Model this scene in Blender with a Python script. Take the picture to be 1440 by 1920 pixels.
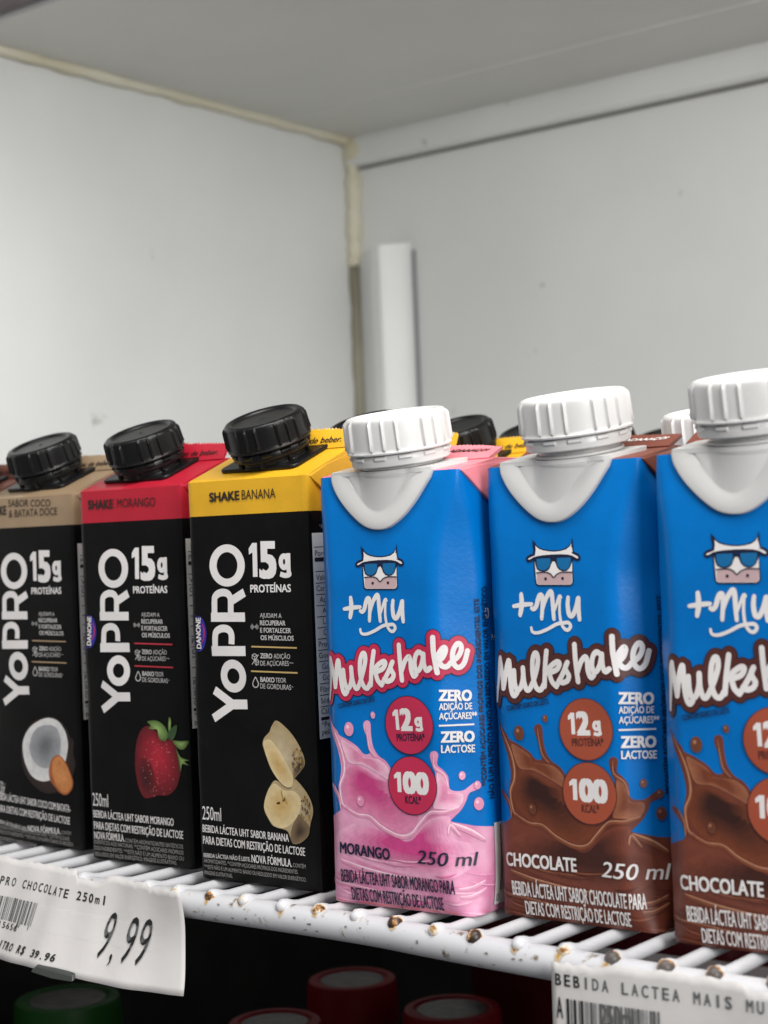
import bpy, bmesh, math, random
from mathutils import Vector, Matrix
from mathutils.geometry import tessellate_polygon
R = math.radians
for o in list(bpy.data.objects): bpy.data.objects.remove(o)
sc = bpy.context.scene
COL = sc.collection
CM = 0.01
# ------------------------------------------------------------------ camera
cam_d = bpy.data.cameras.new('camera'); cam = bpy.data.objects.new('camera', cam_d); COL.objects.link(cam)
YAW, PITCH, ROLL = R(37.887), R(0.918), R(2.264)
cf = Vector((-math.sin(YAW) * math.cos(PITCH), math.cos(YAW) * math.cos(PITCH), math.sin(PITCH)))
cr = Vector((math.cos(YAW), math.sin(YAW), 0)); cu = cr.cross(cf)
r2 = cr * math.cos(ROLL) - cu * math.sin(ROLL); u2 = cr * math.sin(ROLL) + cu * math.cos(ROLL)
m = Matrix((r2, u2, -cf)).transposed().to_4x4(); m.translation = Vector((0.30, -0.364, 0.10164))
cam.matrix_world = m
cam_d.sensor_fit = 'VERTICAL'; cam_d.sensor_height = 36.0; cam_d.lens = 3111.1 / 1920 * 36
cam_d.clip_start = 0.01; cam_d.clip_end = 50
cam_d.dof.use_dof = True; cam_d.dof.focus_distance = 0.475; cam_d.dof.aperture_fstop = 18
sc.camera = cam
# ------------------------------------------------------------------ light
w = bpy.data.worlds.new('World'); sc.world = w; w.use_nodes = True
w.node_tree.nodes['Background'].inputs[0].default_value = (0.95, 0.97, 1.0, 1)
w.node_tree.nodes['Background'].inputs[1].default_value = 0.22
def area(name, loc, target, sx, sy, power, col):
    l = bpy.data.lights.new(name, 'AREA'); l.shape = 'RECTANGLE'; l.size = sx; l.size_y = sy; l.energy = power; l.color = col
    o = bpy.data.objects.new(name, l); COL.objects.link(o); o.location = loc
    o.rotation_euler = (Vector(target) - Vector(loc)).to_track_quat('-Z', 'Y').to_euler(); return o
area('canopy_lamp', (0.32, 0.085, 0.348), (0.20, 0.30, 0.05), 0.80, 0.05, 2.5, (1.0, 0.99, 0.96))
area('ceiling_lamp', (0.25, -0.55, 0.95), (-0.03, 0.05, 0.08), 1.2, 0.25, 5.5, (1.0, 0.98, 0.96))
area('aisle_lamp', (1.05, -0.50, 0.45), (-0.10, 0.15, 0.10), 0.4, 0.6, 12.0, (1.0, 0.99, 0.97))
sc.view_settings.view_transform = 'Standard'; sc.view_settings.look = 'None'
sc.view_settings.exposure = 0.0; sc.view_settings.gamma = 1.0; sc.view_settings.use_curve_mapping = False
sc.render.engine = 'CYCLES'; sc.cycles.use_denoising = True; sc.cycles.max_bounces = 6
# ------------------------------------------------------------------ materials
MATS = {}
def srgb(h):
    h = h.lstrip('#'); f = lambda c: c / 12.92 if c <= 0.04045 else ((c + 0.055) / 1.055) ** 2.4
    return tuple(f(int(h[i:i + 2], 16) / 255) for i in (0, 2, 4)) + (1,)
def mat(name, col, rough=0.5, var=0.0, vscale=40, bump=0.0, bscale=300, spec=0.5, col2=None, dirt=None):
    """principled; var = soft brightness mottling, bump = fine grain, col2 = second mottling colour, dirt = (colour, amount, scale)"""
    if name in MATS: return MATS[name]
    M = bpy.data.materials.new(name); M.use_nodes = True; nt = M.node_tree; N = nt.nodes; L = nt.links
    b = N['Principled BSDF']; c = srgb(col) if isinstance(col, str) else tuple(col) + (1,)
    b.inputs['Base Color'].default_value = c; b.inputs['Roughness'].default_value = rough; b.inputs['Specular IOR Level'].default_value = spec
    out = None
    if var or col2 or dirt or bump: tc = N.new('ShaderNodeTexCoord')
    if var or col2:
        n = N.new('ShaderNodeTexNoise'); n.inputs['Scale'].default_value = vscale; n.inputs['Detail'].default_value = 5; L.new(tc.outputs['Object'], n.inputs['Vector'])
        rmp = N.new('ShaderNodeValToRGB'); rmp.color_ramp.elements[0].position = 0.32; rmp.color_ramp.elements[1].position = 0.68
        d = srgb(col2) if col2 else tuple(min(1, x * (1 + var)) for x in c[:3]) + (1,)
        rmp.color_ramp.elements[0].color = c if col2 else tuple(x * (1 - var) for x in c[:3]) + (1,); rmp.color_ramp.elements[1].color = d
        L.new(n.outputs['Fac'], rmp.inputs['Fac']); out = rmp.outputs['Color']
    if dirt:
        n = N.new('ShaderNodeTexNoise'); n.inputs['Scale'].default_value = dirt[2]; n.inputs['Detail'].default_value = 8; n.inputs['Roughness'].default_value = 0.7; L.new(tc.outputs['Object'], n.inputs['Vector'])
        r = N.new('ShaderNodeValToRGB'); r.color_ramp.elements[0].position = 1 - dirt[1]; r.color_ramp.elements[1].position = min(1, 1 - dirt[1] + 0.06)
        L.new(n.outputs['Fac'], r.inputs['Fac'])
        x = N.new('ShaderNodeMix'); x.data_type = 'RGBA'; L.new(r.outputs['Color'], x.inputs[0]); x.inputs[6].default_value = c; x.inputs[7].default_value = srgb(dirt[0])
        if out: L.new(out, x.inputs[6])
        out = x.outputs[2]
    if out: L.new(out, b.inputs['Base Color'])
    if bump:
        n = N.new('ShaderNodeTexNoise'); n.inputs['Scale'].default_value = bscale; n.inputs['Detail'].default_value = 4; L.new(tc.outputs['Object'], n.inputs['Vector'])
        bp = N.new('ShaderNodeBump'); bp.inputs['Strength'].default_value = bump; bp.inputs['Distance'].default_value = 0.001
        L.new(n.outputs['Fac'], bp.inputs['Height']); L.new(bp.outputs['Normal'], b.inputs['Normal'])
    MATS[name] = M; return M
def K(name): return MATS[name]
def paper(name, col, rough=0.42, **k): return mat(name, col, rough, bump=0.05, bscale=900, **dict(dict(var=0.05, vscale=120), **k))
paper('black_card', (0.0042, 0.0038, 0.0038), 0.36, spec=0.16, var=0.4, vscale=60, dirt=('#191716', 0.38, 90)); paper('blue_card', (0.0, 0.145, 0.47), 0.30, spec=0.2)
paper('red_card', (0.42, 0.010, 0.028)); paper('yellow_card', (0.66, 0.36, 0.015)); paper('tan_card', (0.31, 0.215, 0.13)); paper('brown_card', (0.13, 0.04, 0.025))
paper('pink_card', (0.72, 0.22, 0.26)); paper('choc_card', (0.17, 0.048, 0.03))
mat('black_plastic', (0.005, 0.005, 0.0053), 0.32, spec=0.28, bump=0.05, bscale=500); mat('white_plastic', (0.585, 0.578, 0.568), 0.32, bump=0.03, bscale=400); mat('paper_edge', (0.62, 0.58, 0.54), 0.8)
ink = lambda n, c, **k: mat(n, c, 0.45, **k)
for n, c in dict(W=(0.72, 0.69, 0.68), w=(0.50, 0.48, 0.47), g=(0.30, 0.29, 0.28), K=(0.02, 0.012, 0.01), N=(0.003, 0.006, 0.032), Pk=(0.52, 0.36, 0.37), L=(0.0, 0.12, 0.31)).items(): ink(n, c)
ink('crimson', (0.48, 0.02, 0.07)); ink('maroon', (0.075, 0.018, 0.015)); ink('rust_badge', (0.33, 0.065, 0.03))
ink('oval_blue', (0.018, 0.018, 0.26)); ink('oval_red', (0.5, 0.02, 0.06)); ink('gold', (0.48, 0.34, 0.13)); ink('red_line', (0.45, 0.03, 0.05)); ink('tan_line', (0.36, 0.25, 0.15)); ink('brown_line', (0.25, 0.09, 0.05))
ink('table_white', (0.86, 0.84, 0.82)); ink('barcode_white', (0.70, 0.68, 0.68))
pic = lambda n, a, b, s: mat(n, a, 0.45, col2=b, vscale=s)
pic('banana_side', '#8f7a58', '#a8946c', 500); pic('banana_flesh', '#b5985c', '#c7ae78', 350); pic('banana_bruise', '#4a3a2c', '#6b5740', 700); pic('banana_core', '#8c6a30', '#ab8a48', 400); pic('banana_seed', '#3d2410', '#5a3a1a', 600)
pic('berry', '#7d0f1c', '#9a1826', 700); pic('berry_deep', '#3f0a10', '#5e1018', 700); pic('berry_light', '#a01a2a', '#b83040', 600); pic('berry_dot', '#c46a6a', '#d89090', 300)
pic('leaf', '#5f7d3c', '#86a05a', 400); pic('leaf_dark', '#2c4426', '#3f5c34', 400)
pic('husk', '#2a1a14', '#4a3024', 600); pic('coconut', '#a5a3a0', '#c2c0bd', 250); pic('coconut_in', '#5b5d60', '#77797c', 150); pic('potato', '#b8743c', '#cc8a50', 500); pic('potato_skin', '#8a4a28', '#a55c34', 400)
def tone_mat(a, b, e):
    n = 'print_%s_%s_%d' % (a[1:], b[1:], round(e * 10)); x, y = srgb(a), srgb(b); f = lambda c, k: tuple(v * k for v in c)
    if n not in MATS:
        m_ = tuple(p + (q - p) * e for p, q in zip(x, y))[:3]; mat(n, m_, 0.45, var=0.10, vscale=450)
    return n
SPL = {'pink': dict(base=('#cc78a0', '#e0a2bf'), deep=('#b83a76', '#c4608e'), lobe=('#cf7fa0', '#e2a8bc'), flow=('#c0407e', '#c4629a'), rim=('#e6b6ca', '#f2d6e0'), drop=('#d283a4', '#e0a0ba')),
       'choc': dict(base=('#5e2a1e', '#703828'), deep=('#2e120c', '#4a2014'), lobe=('#6e361f', '#8c4a2c'), flow=('#3a1810', '#502618'), rim=('#915a40', '#b5866a'), drop=('#5c3020', '#7a4830'))}
for f, d in SPL.items():
    for n, (a, b) in d.items(): pic('%s_milk_%s' % (f, n), a, b, 130)
mat('wall_white', (0.68, 0.69, 0.68), 0.38, var=0.06, vscale=7, bump=0.06, bscale=25, dirt=('#8f8f86', 0.335, 26)); mat('ceiling_grey', (0.70, 0.70, 0.665), 0.5, var=0.05, vscale=7)
mat('groove_dark', (0.20, 0.20, 0.19), 0.8); mat('shadow_strip_grey', (0.24, 0.25, 0.26), 0.7); mat('sealant', (0.74, 0.71, 0.61), 0.6, col2='#c9c3a8', vscale=14, bump=0.2, bscale=60, dirt=('#8d8461', 0.33, 35)); mat('gap_shade_olive', (0.34, 0.32, 0.25), 0.7, col2='#6f6a56', vscale=12)
mat('canopy_mauve', (0.16, 0.13, 0.135), 0.5, var=0.1); mat('trim_grey', (0.5, 0.49, 0.5), 0.4); mat('lower_shade_dark', (0.010, 0.010, 0.010), 0.7, spec=0.1, var=0.2)
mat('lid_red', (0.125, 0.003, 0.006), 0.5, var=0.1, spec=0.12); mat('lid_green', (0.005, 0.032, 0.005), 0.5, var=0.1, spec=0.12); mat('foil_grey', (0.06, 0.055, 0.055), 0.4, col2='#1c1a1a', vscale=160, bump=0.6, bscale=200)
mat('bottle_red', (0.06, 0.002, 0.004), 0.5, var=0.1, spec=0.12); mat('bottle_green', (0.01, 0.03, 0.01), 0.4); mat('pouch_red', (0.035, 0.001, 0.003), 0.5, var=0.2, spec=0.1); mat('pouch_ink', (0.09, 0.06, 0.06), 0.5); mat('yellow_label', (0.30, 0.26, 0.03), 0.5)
mat('tag_paper', (0.63, 0.605, 0.59), 0.45, var=0.05, vscale=45, bump=0.35, bscale=70); mat('tag_ink', (0.012, 0.014, 0.013), 0.5, var=0.3); mat('clip_grey', (0.05, 0.055, 0.05), 0.3)
def film_material():
    M = bpy.data.materials.new('clear_film'); M.use_nodes = True; b = M.node_tree.nodes['Principled BSDF']
    b.inputs['Base Color'].default_value = (0.95, 0.95, 0.95, 1); b.inputs['Roughness'].default_value = 0.12; b.inputs['Alpha'].default_value = 0.10; MATS['clear_film'] = M
film_material()
def rust_enamel(name, amount, scale, tip, c1=(0.62, 0.50, 0.30, 1), c2=(0.36, 0.15, 0.03, 1), c3=(0.035, 0.02, 0.014, 1)):
    """white enamel with rust breaking through; near the wire tip (object y close to `tip`) more of it"""
    M = bpy.data.materials.new(name); M.use_nodes = True; nt = M.node_tree; N = nt.nodes; L = nt.links; b = N['Principled BSDF']
    tc = N.new('ShaderNodeTexCoord'); oi = N.new('ShaderNodeObjectInfo')
    add = N.new('ShaderNodeVectorMath'); add.operation = 'ADD'; mul = N.new('ShaderNodeVectorMath'); mul.operation = 'SCALE'; mul.inputs[0].default_value = (7.1, 3.3, 5.7); L.new(oi.outputs['Random'], mul.inputs['Scale'])
    L.new(tc.outputs['Object'], add.inputs[0]); L.new(mul.outputs[0], add.inputs[1])
    n = N.new('ShaderNodeTexNoise'); n.inputs['Scale'].default_value = scale; n.inputs['Detail'].default_value = 8; n.inputs['Roughness'].default_value = 0.65; L.new(add.outputs[0], n.inputs['Vector'])
    fac = n.outputs['Fac']
    if tip is not None:
        sx = N.new('ShaderNodeSeparateXYZ'); L.new(tc.outputs['Object'], sx.inputs[0])
        mr = N.new('ShaderNodeMapRange'); mr.inputs[1].default_value = tip + 0.0045; mr.inputs[2].default_value = tip + 0.0005; mr.inputs[3].default_value = -0.35; mr.inputs[4].default_value = 0.015; L.new(sx.outputs['Y'], mr.inputs[0])
        rr = N.new('ShaderNodeMapRange'); rr.inputs[3].default_value = -0.16; rr.inputs[4].default_value = 0.13; L.new(oi.outputs['Random'], rr.inputs[0])
        a = N.new('ShaderNodeMath'); a.operation = 'ADD'; L.new(fac, a.inputs[0]); L.new(mr.outputs[0], a.inputs[1])
        a2 = N.new('ShaderNodeMath'); a2.operation = 'ADD'; L.new(a.outputs[0], a2.inputs[0]); L.new(rr.outputs[0], a2.inputs[1]); fac = a2.outputs[0]
    r = N.new('ShaderNodeValToRGB'); e = r.color_ramp.elements; t = 1 - amount
    e[0].position = t - 0.035; e[0].color = (0.60, 0.60, 0.62, 1); e[1].position = t; e[1].color = c1
    q = r.color_ramp.elements.new(t + 0.035); q.color = c2; q = r.color_ramp.elements.new(t + 0.09); q.color = c3
    L.new(fac, r.inputs['Fac']); L.new(r.outputs['Color'], b.inputs['Base Color']); b.inputs['Roughness'].default_value = 0.38
    MATS[name] = M
rust_enamel('wire_enamel', 0.475, 190, -0.0114); rust_enamel('rail_enamel', 0.375, 190, None, (0.48, 0.46, 0.44, 1), (0.26, 0.22, 0.19, 1), (0.06, 0.035, 0.02, 1))
# ------------------------------------------------------------------ helpers
def link(name, bm, mats, parent=None, smooth=True, bevel=0.0, angle=40):
    me = bpy.data.meshes.new(name); bm.to_mesh(me); bm.free()
    for x in (mats if isinstance(mats, (list, tuple)) else [mats]): me.materials.append(MATS[x])
    for p in me.polygons: p.use_smooth = smooth
    o = bpy.data.objects.new(name, me); COL.objects.link(o)
    if parent: o.parent = parent
    if bevel:
        b = o.modifiers.new('bevel', 'BEVEL'); b.width = bevel * CM; b.segments = 3; b.limit_method = 'ANGLE'; b.angle_limit = R(35)
    if smooth: me.set_sharp_from_angle(angle=R(angle))
    return o
def empty(name, label, cat, loc, rotz=0.0, group=None):
    o = bpy.data.objects.new(name, None); COL.objects.link(o); o.location = [v * CM for v in loc]; o.rotation_euler = (0, 0, R(rotz)); o.empty_display_size = 0.02
    o['label'] = label; o['category'] = cat
    if group: o['group'] = group
    return o
def tag(o, label, cat, group=None, kind=None):
    o['label'] = label; o['category'] = cat
    if group: o['group'] = group
    if kind: o['kind'] = kind
    return o
def copy_tree(o, parent=None):
    c = o.copy(); COL.objects.link(c)
    if parent: c.parent = parent
    for ch in list(o.children): copy_tree(ch, c)
    return c
def box(bm, a, b):
    v = [bm.verts.new((x * CM, y * CM, z * CM)) for z in (a[2], b[2]) for y in (a[1], b[1]) for x in (a[0], b[0])]
    for f in ((0, 2, 3, 1), (4, 5, 7, 6), (0, 1, 5, 4), (2, 6, 7, 3), (0, 4, 6, 2), (1, 3, 7, 5)): bm.faces.new([v[i] for i in f])
def prism(bm, pts, fa, fb):
    """closed outline pts (2D) between two placing functions"""
    n = len(pts); A = [bm.verts.new([c * CM for c in fa(*p)]) for p in pts]; B = [bm.verts.new([c * CM for c in fb(*p)]) for p in pts]
    bm.faces.new(A); bm.faces.new(B[::-1])
    for i in range(n): bm.faces.new((A[i], B[i], B[(i + 1) % n], A[(i + 1) % n]))
    bmesh.ops.recalc_face_normals(bm, faces=bm.faces[:])
def lathe(bm, prof, n=48, rad=None, cap=True):
    rings = []
    for r, z in prof:
        rings.append([bm.verts.new(((r + (rad(2 * math.pi * i / n, r, z) if rad else 0)) * math.cos(2 * math.pi * i / n) * CM, (r + (rad(2 * math.pi * i / n, r, z) if rad else 0)) * math.sin(2 * math.pi * i / n) * CM, z * CM)) for i in range(n)])
    for a, b in zip(rings, rings[1:]):
        for i in range(n): bm.faces.new((a[i], a[(i + 1) % n], b[(i + 1) % n], b[i]))
    if cap: bm.faces.new(rings[-1]); bm.faces.new(rings[0][::-1])
def tube(bm, path, rads, n=14, ends=True):
    rings = []; P = [Vector(p) * CM for p in path]; u = None
    for i, p in enumerate(P):
        t = (P[min(i + 1, len(P) - 1)] - P[max(i - 1, 0)]).normalized()
        if u is None: u = t.cross(Vector((1, 0, 0)) if abs(t.x) < 0.8 else Vector((0, 0, 1)))
        u = (u - t * u.dot(t)).normalized(); v = u.cross(t); r = (rads[i] if isinstance(rads, (list, tuple)) else rads) * CM
        rings.append([bm.verts.new(p + (u * math.cos(2 * math.pi * k / n) + v * math.sin(2 * math.pi * k / n)) * r) for k in range(n)])
    for a, b in zip(rings, rings[1:]):
        for k in range(n): bm.faces.new((a[k], b[k], b[(k + 1) % n], a[(k + 1) % n]))
    if ends: bm.faces.new(rings[0]); bm.faces.new(rings[-1][::-1])
    bmesh.ops.recalc_face_normals(bm, faces=bm.faces[:])
def spline(pts, closed=False, n=6):
    out = []; N = len(pts)
    rng = range(N if closed else N - 1)
    for i in rng:
        g = (lambda k: pts[k % N]) if closed else (lambda k: pts[max(0, min(N - 1, k))])
        a, b, c, d = g(i - 1), g(i), g(i + 1), g(i + 2)
        for k in range(n):
            t = k / n
            out.append(tuple(0.5 * (2 * b[j] + (c[j] - a[j]) * t + (2 * a[j] - 5 * b[j] + 4 * c[j] - d[j]) * t * t + (3 * b[j] - a[j] - 3 * c[j] + d[j]) * t ** 3) for j in range(len(b))))
    if not closed: out.append(tuple(pts[-1]))
    return out
# ------------------------------------------------------------------ lettering
_txt = {}
def text_mesh(body, bold, space=1.0):
    key = (body, bold, space)
    if key not in _txt:
        c = bpy.data.curves.new('lettering', 'FONT'); c.body = body; c.offset = bold; c.resolution_u = 3; c.space_character = space; c.fill_mode = 'FRONT' if hasattr(c, 'fill_mode') else c.fill_mode
        o = bpy.data.objects.new('lettering', c); me = o.to_mesh()
        vs = [(v.co.x, v.co.y) for v in me.vertices]; fs = [tuple(p.vertices) for p in me.polygons]
        o.to_mesh_clear(); bpy.data.objects.remove(o); bpy.data.curves.remove(c); _txt[key] = (vs, fs)
    return _txt[key]
CAPH = max(v[1] for v in text_mesh('H', 0.0)[0])
class Print:
    """flat printed artwork laid on a surface: collected in sheet coordinates (cm), then wrapped by fn(s, z, off)"""
    def __init__(self, fn, base=0.010, step=0.0018, grid=0.4):
        self.fn = fn; self.base = base; self.step = step; self.grid = grid if isinstance(grid, tuple) else (grid, grid); self.items = []; self.k = 0
    def add(self, vs, fs, mt, layer, ramp=0.0):
        self.k += 1; lv = self.base + layer * self.step + self.k * 1.2e-4
        self.items.append(([(v[0], v[1], lv + i * ramp) for i, v in enumerate(vs)], fs, mt))
    def poly(self, pts, mt, layer, smooth=True, n=5):
        p = spline(pts, True, n) if smooth else [tuple(q) for q in pts]
        tri = tessellate_polygon([[Vector((x, y, 0)) for x, y in p]])
        self.add(p, [tuple(t) for t in tri], mt, layer)
    def blend(self, pts, tones, layer, center=None, k=6, end=0.25, smooth=True):
        """printed picture: nested outlines drawn toward `center`, stepping through blended tones"""
        p = spline(pts, True, 4) if smooth else pts
        c = center or (sum(q[0] for q in p) / len(p), sum(q[1] for q in p) / len(p))
        for i in range(k):
            e = i / (k - 1); f = 1 - (1 - end) * e
            self.poly([(c[0] + (q[0] - c[0]) * f, c[1] + (q[1] - c[1]) * f) for q in p], tone_mat(tones[0], tones[1], e), layer + 0.12 * i, False)
    def circle(self, c, r, mt, layer, ry=None, n=40): self.poly([(c[0] + r * math.cos(2 * math.pi * i / n), c[1] + (ry or r) * math.sin(2 * math.pi * i / n)) for i in range(n)], mt, layer, False)
    def ring(self, c, r0, r1, mt, layer, q0=1, q1=1, n=48):
        vs = []; fs = []
        for i in range(n):
            a = 2 * math.pi * i / n; vs += [(c[0] + r0 * math.cos(a), c[1] + r0 * q0 * math.sin(a)), (c[0] + r1 * math.cos(a), c[1] + r1 * q1 * math.sin(a))]
            j = (i + 1) % n; fs.append((2 * i, 2 * i + 1, 2 * j + 1, 2 * j))
        self.add(vs, fs, mt, layer)
    def stroke(self, pts, w, mt, layer, smooth=True, n=6, taper=None, butt=False):
        p = spline(pts, False, n) if smooth and len(pts) > 2 else [tuple(q) for q in pts]
        vs = []; fs = []; M = len(p)
        for i, q in enumerate(p):
            a, b = p[max(0, i - 1)], p[min(M - 1, i + 1)]; d = (b[0] - a[0], b[1] - a[1]); l = math.hypot(*d) or 1; nx, ny = -d[1] / l, d[0] / l
            ww = w / 2 * (taper(i / (M - 1)) if taper else 1); vs += [(q[0] + nx * ww, q[1] + ny * ww), (q[0] - nx * ww, q[1] - ny * ww)]
        fs = [(2 * i, 2 * i + 1, 2 * i + 3, 2 * i + 2) for i in range(M - 1)]
        self.add(vs, fs, mt, layer, 4e-5)
        if not butt:
            for q, e in ((p[0], 0.0), (p[-1], 1.0)): self.circle(q, w / 2 * (taper(e) if taper else 1), mt, layer, n=16)
    def text(self, body, A, B, h, bold, mt, layer, ital=False, space=1.0):
        d = (B[0] - A[0], B[1] - A[1]); L = math.hypot(*d); ux, uy = d[0] / L, d[1] / L; hy = h / CAPH
        at = lambda x, y: (A[0] + ux * (x + (0.22 * y if ital else 0)) - uy * y, A[1] + uy * (x + (0.22 * y if ital else 0)) + ux * y)
        if body == 'g':          # single-storey g
            k = L / 0.62; v = h / 0.72; w_ = 0.175 * min(k, v) * 1.25; n = 30
            pts = [at(L * 0.45 + (L * 0.45 - w_ / 2) * math.cos(2 * math.pi * i / n), h * 0.33 + (h * 0.37 - w_ / 2) * math.sin(2 * math.pi * i / n)) for i in range(n + 1)]
            self.stroke(pts, w_, mt, layer, False, butt=True)
            q = [at(x, y) for x, y in ((L - w_ * .55, h * 0.70), (L - w_ * .55, -h * 0.06), (L * 0.86, -h * 0.22), (L * 0.5, -h * 0.27), (L * 0.10, -h * 0.20))]
            self.stroke(q, w_ * 0.95, mt, layer, True, butt=True); return
        if len(body) > 1 and body[0] == '1' and body[1:].isdigit():       # flagged numeral one
            sh = 0.33 / len(body) * 2 * L * 0.92; w_ = sh * 0.56
            self.poly([at(sh - w_, 0), at(sh, 0), at(sh, h), at(sh - w_, h), at(0.0, h * 0.84), at(0.0, h * 0.66), at(sh - w_, h * 0.72)], mt, layer, False)
            self.text(body[1:], at(sh * 1.22, 0), at(L, 0), h, bold, mt, layer, ital); return
        vs, fs = text_mesh(body, 0.0, space)
        if not vs: return
        x0 = min(v[0] for v in vs) - bold; x1 = max(v[0] for v in vs) + bold; k = L / (x1 - x0)
        bx, by = bold, bold * min(1.6, k / hy) * 0.7
        for dx, dy in (((0, 0),) if bold < 0.008 else ((0, 0), (-bx, -by), (bx, -by), (-bx, by), (bx, by)) if bold > 0.02 else ((-bx, 0), (bx, 0))):
            self.add([at((v[0] + dx - x0) * k, min(max(v[1] + dy, -9), 9) * hy) for v in vs], fs, mt, layer)
    def texts(self, items, layer, cmap={}):
        for it in items:
            t, A, B, h, bold, col = it[:6]; self.text(t, A, B, h, bold, cmap.get(col, col), layer, len(it) > 6, 1.0)
    def bar(self, A, B, w, mt, layer): self.stroke([A, B], w, mt, layer, False, butt=True)
    def build(self, name, parent):
        names = []; bm = bmesh.new()
        for vs, fs, mt in self.items:
            if mt not in names: names.append(mt)
            V = [bm.verts.new(v) for v in vs]
            for f in fs:
                try: q = bm.faces.new([V[i] for i in f]); q.material_index = names.index(mt)
                except ValueError: pass
        for ax in (0, 1):
            lo = min(v.co[ax] for v in bm.verts); hi = max(v.co[ax] for v in bm.verts); g = self.grid[ax]; x = math.ceil(lo / g) * g
            while x < hi:
                no = [0, 0, 0]; no[ax] = 1; co = [0, 0, 0]; co[ax] = x + 1e-4
                bmesh.ops.bisect_plane(bm, geom=bm.verts[:] + bm.edges[:] + bm.faces[:], plane_co=co, plane_no=no, dist=1e-6); x += g
        for f in bm.faces:
            if f.normal.z < 0: f.normal_flip()
        for v in bm.verts: v.co = Vector(self.fn(v.co.x, v.co.y, v.co.z)) * CM
        return link(name, bm, names, parent, smooth=True, angle=60)
# ---- carton shells: printed sheet coordinates (s = cm round the carton from the front centre, z = cm up) ----
SHELL = {
    'shake':  dict(w=4.72, d=4.72, h=12.10, r=0.10, cut=0.0, bulge=0.05),
    'prisma': dict(w=4.70, d=4.70, h=11.95, r=0.18, cut=0.95, bulge=0.0),
}
def chamfer(sh, z):
    c = sh['cut']
    if c == 0: return 0.02
    t = max(0.0, min(1.0, (sh['h'] - z) / 2.9)); b = max(0.0, min(1.0, (z - 0.02) / 1.6))
    e = lambda v: v * (1.6 - 0.6 * v)
    return 0.02 + c * e(t) * (0.35 + 0.65 * e(b)) * (1 if b > 0.05 else 0.4 + 12 * b)
def rim(sh, z, s):
    """point of the sharp cross-section at arc length s"""
    c = chamfer(sh, z); e = c if sh['cut'] else 0.0; sg = 1.0 if s >= 0 else -1.0
    if s < 0 and sh['cut']: c *= 0.62
    hw, hd = sh['w'] / 2 + 0.19 * e, sh['d'] / 2 + 0.31 * e
    q = abs(s); f = hw - c; l = c * 1.41421356; g = hd - c
    if q <= f: x, y = q, -hd
    elif q <= f + l: t = (q - f) / l; x, y = f + c * t, -hd + c * t
    elif q <= f + l + 2 * g: x, y = hw, -hd + c + (q - f - l)
    elif q <= f + 2 * l + 2 * g: t = (q - f - l - 2 * g) / l; x, y = hw - c * t, hd - c + c * t
    else: x, y = max(0.0, hw - c - (q - f - 2 * l - 2 * g)), hd
    return sg * x, y
def shell_xy(sh, z, s, seed=0.0):
    r = sh['r']; x = y = 0.0
    for k in (-2, -1, 0, 1, 2):
        a, b = rim(sh, z, s + k * r * 0.5); x += a / 5; y += b / 5
    hw, hd, h = sh['w'] / 2, sh['d'] / 2, sh['h']
    k = math.sin(math.pi * min(1, max(0, z / h)))
    bx = sh['bulge'] * k * max(0, 1 - (y / hd) ** 2); by = sh['bulge'] * k * max(0, 1 - (x / hw) ** 2)
    d = 0.017 * (math.sin(1.3 * x + 0.9 * z + seed) * math.sin(0.7 * z - 1.1 * y + 2.1 * seed) + 0.5 * math.sin(2.9 * z + 1.7 * x + 3 * seed)) * k
    return x * (1 + (bx + d) / hw), y * (1 + (by + d) / hd)
def shell_pt(sh, s, z, off=0.0, seed=0.0):
    x, y = shell_xy(sh, z, s, seed)
    if off:
        x0, y0 = shell_xy(sh, z, s - 0.03, seed); x1, y1 = shell_xy(sh, z, s + 0.03, seed)
        tx, ty = x1 - x0, y1 - y0; n = math.hypot(tx, ty) or 1.0
        nx, ny = ty / n, -tx / n
        x += nx * off; y += ny * off
    return x, y, z

def half_lengths(sh, z):
    c = chamfer(sh, z); e = c if sh['cut'] else 0.0
    hw, hd = sh['w'] / 2 + 0.19 * e, sh['d'] / 2 + 0.31 * e
    out = []
    for k in ((0.62 if sh['cut'] else 1.0), 1.0):
        q = c * k; out.append((hw - q) * 2 + q * 2.8284271 + 2 * (hd - q))
    return out

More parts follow.
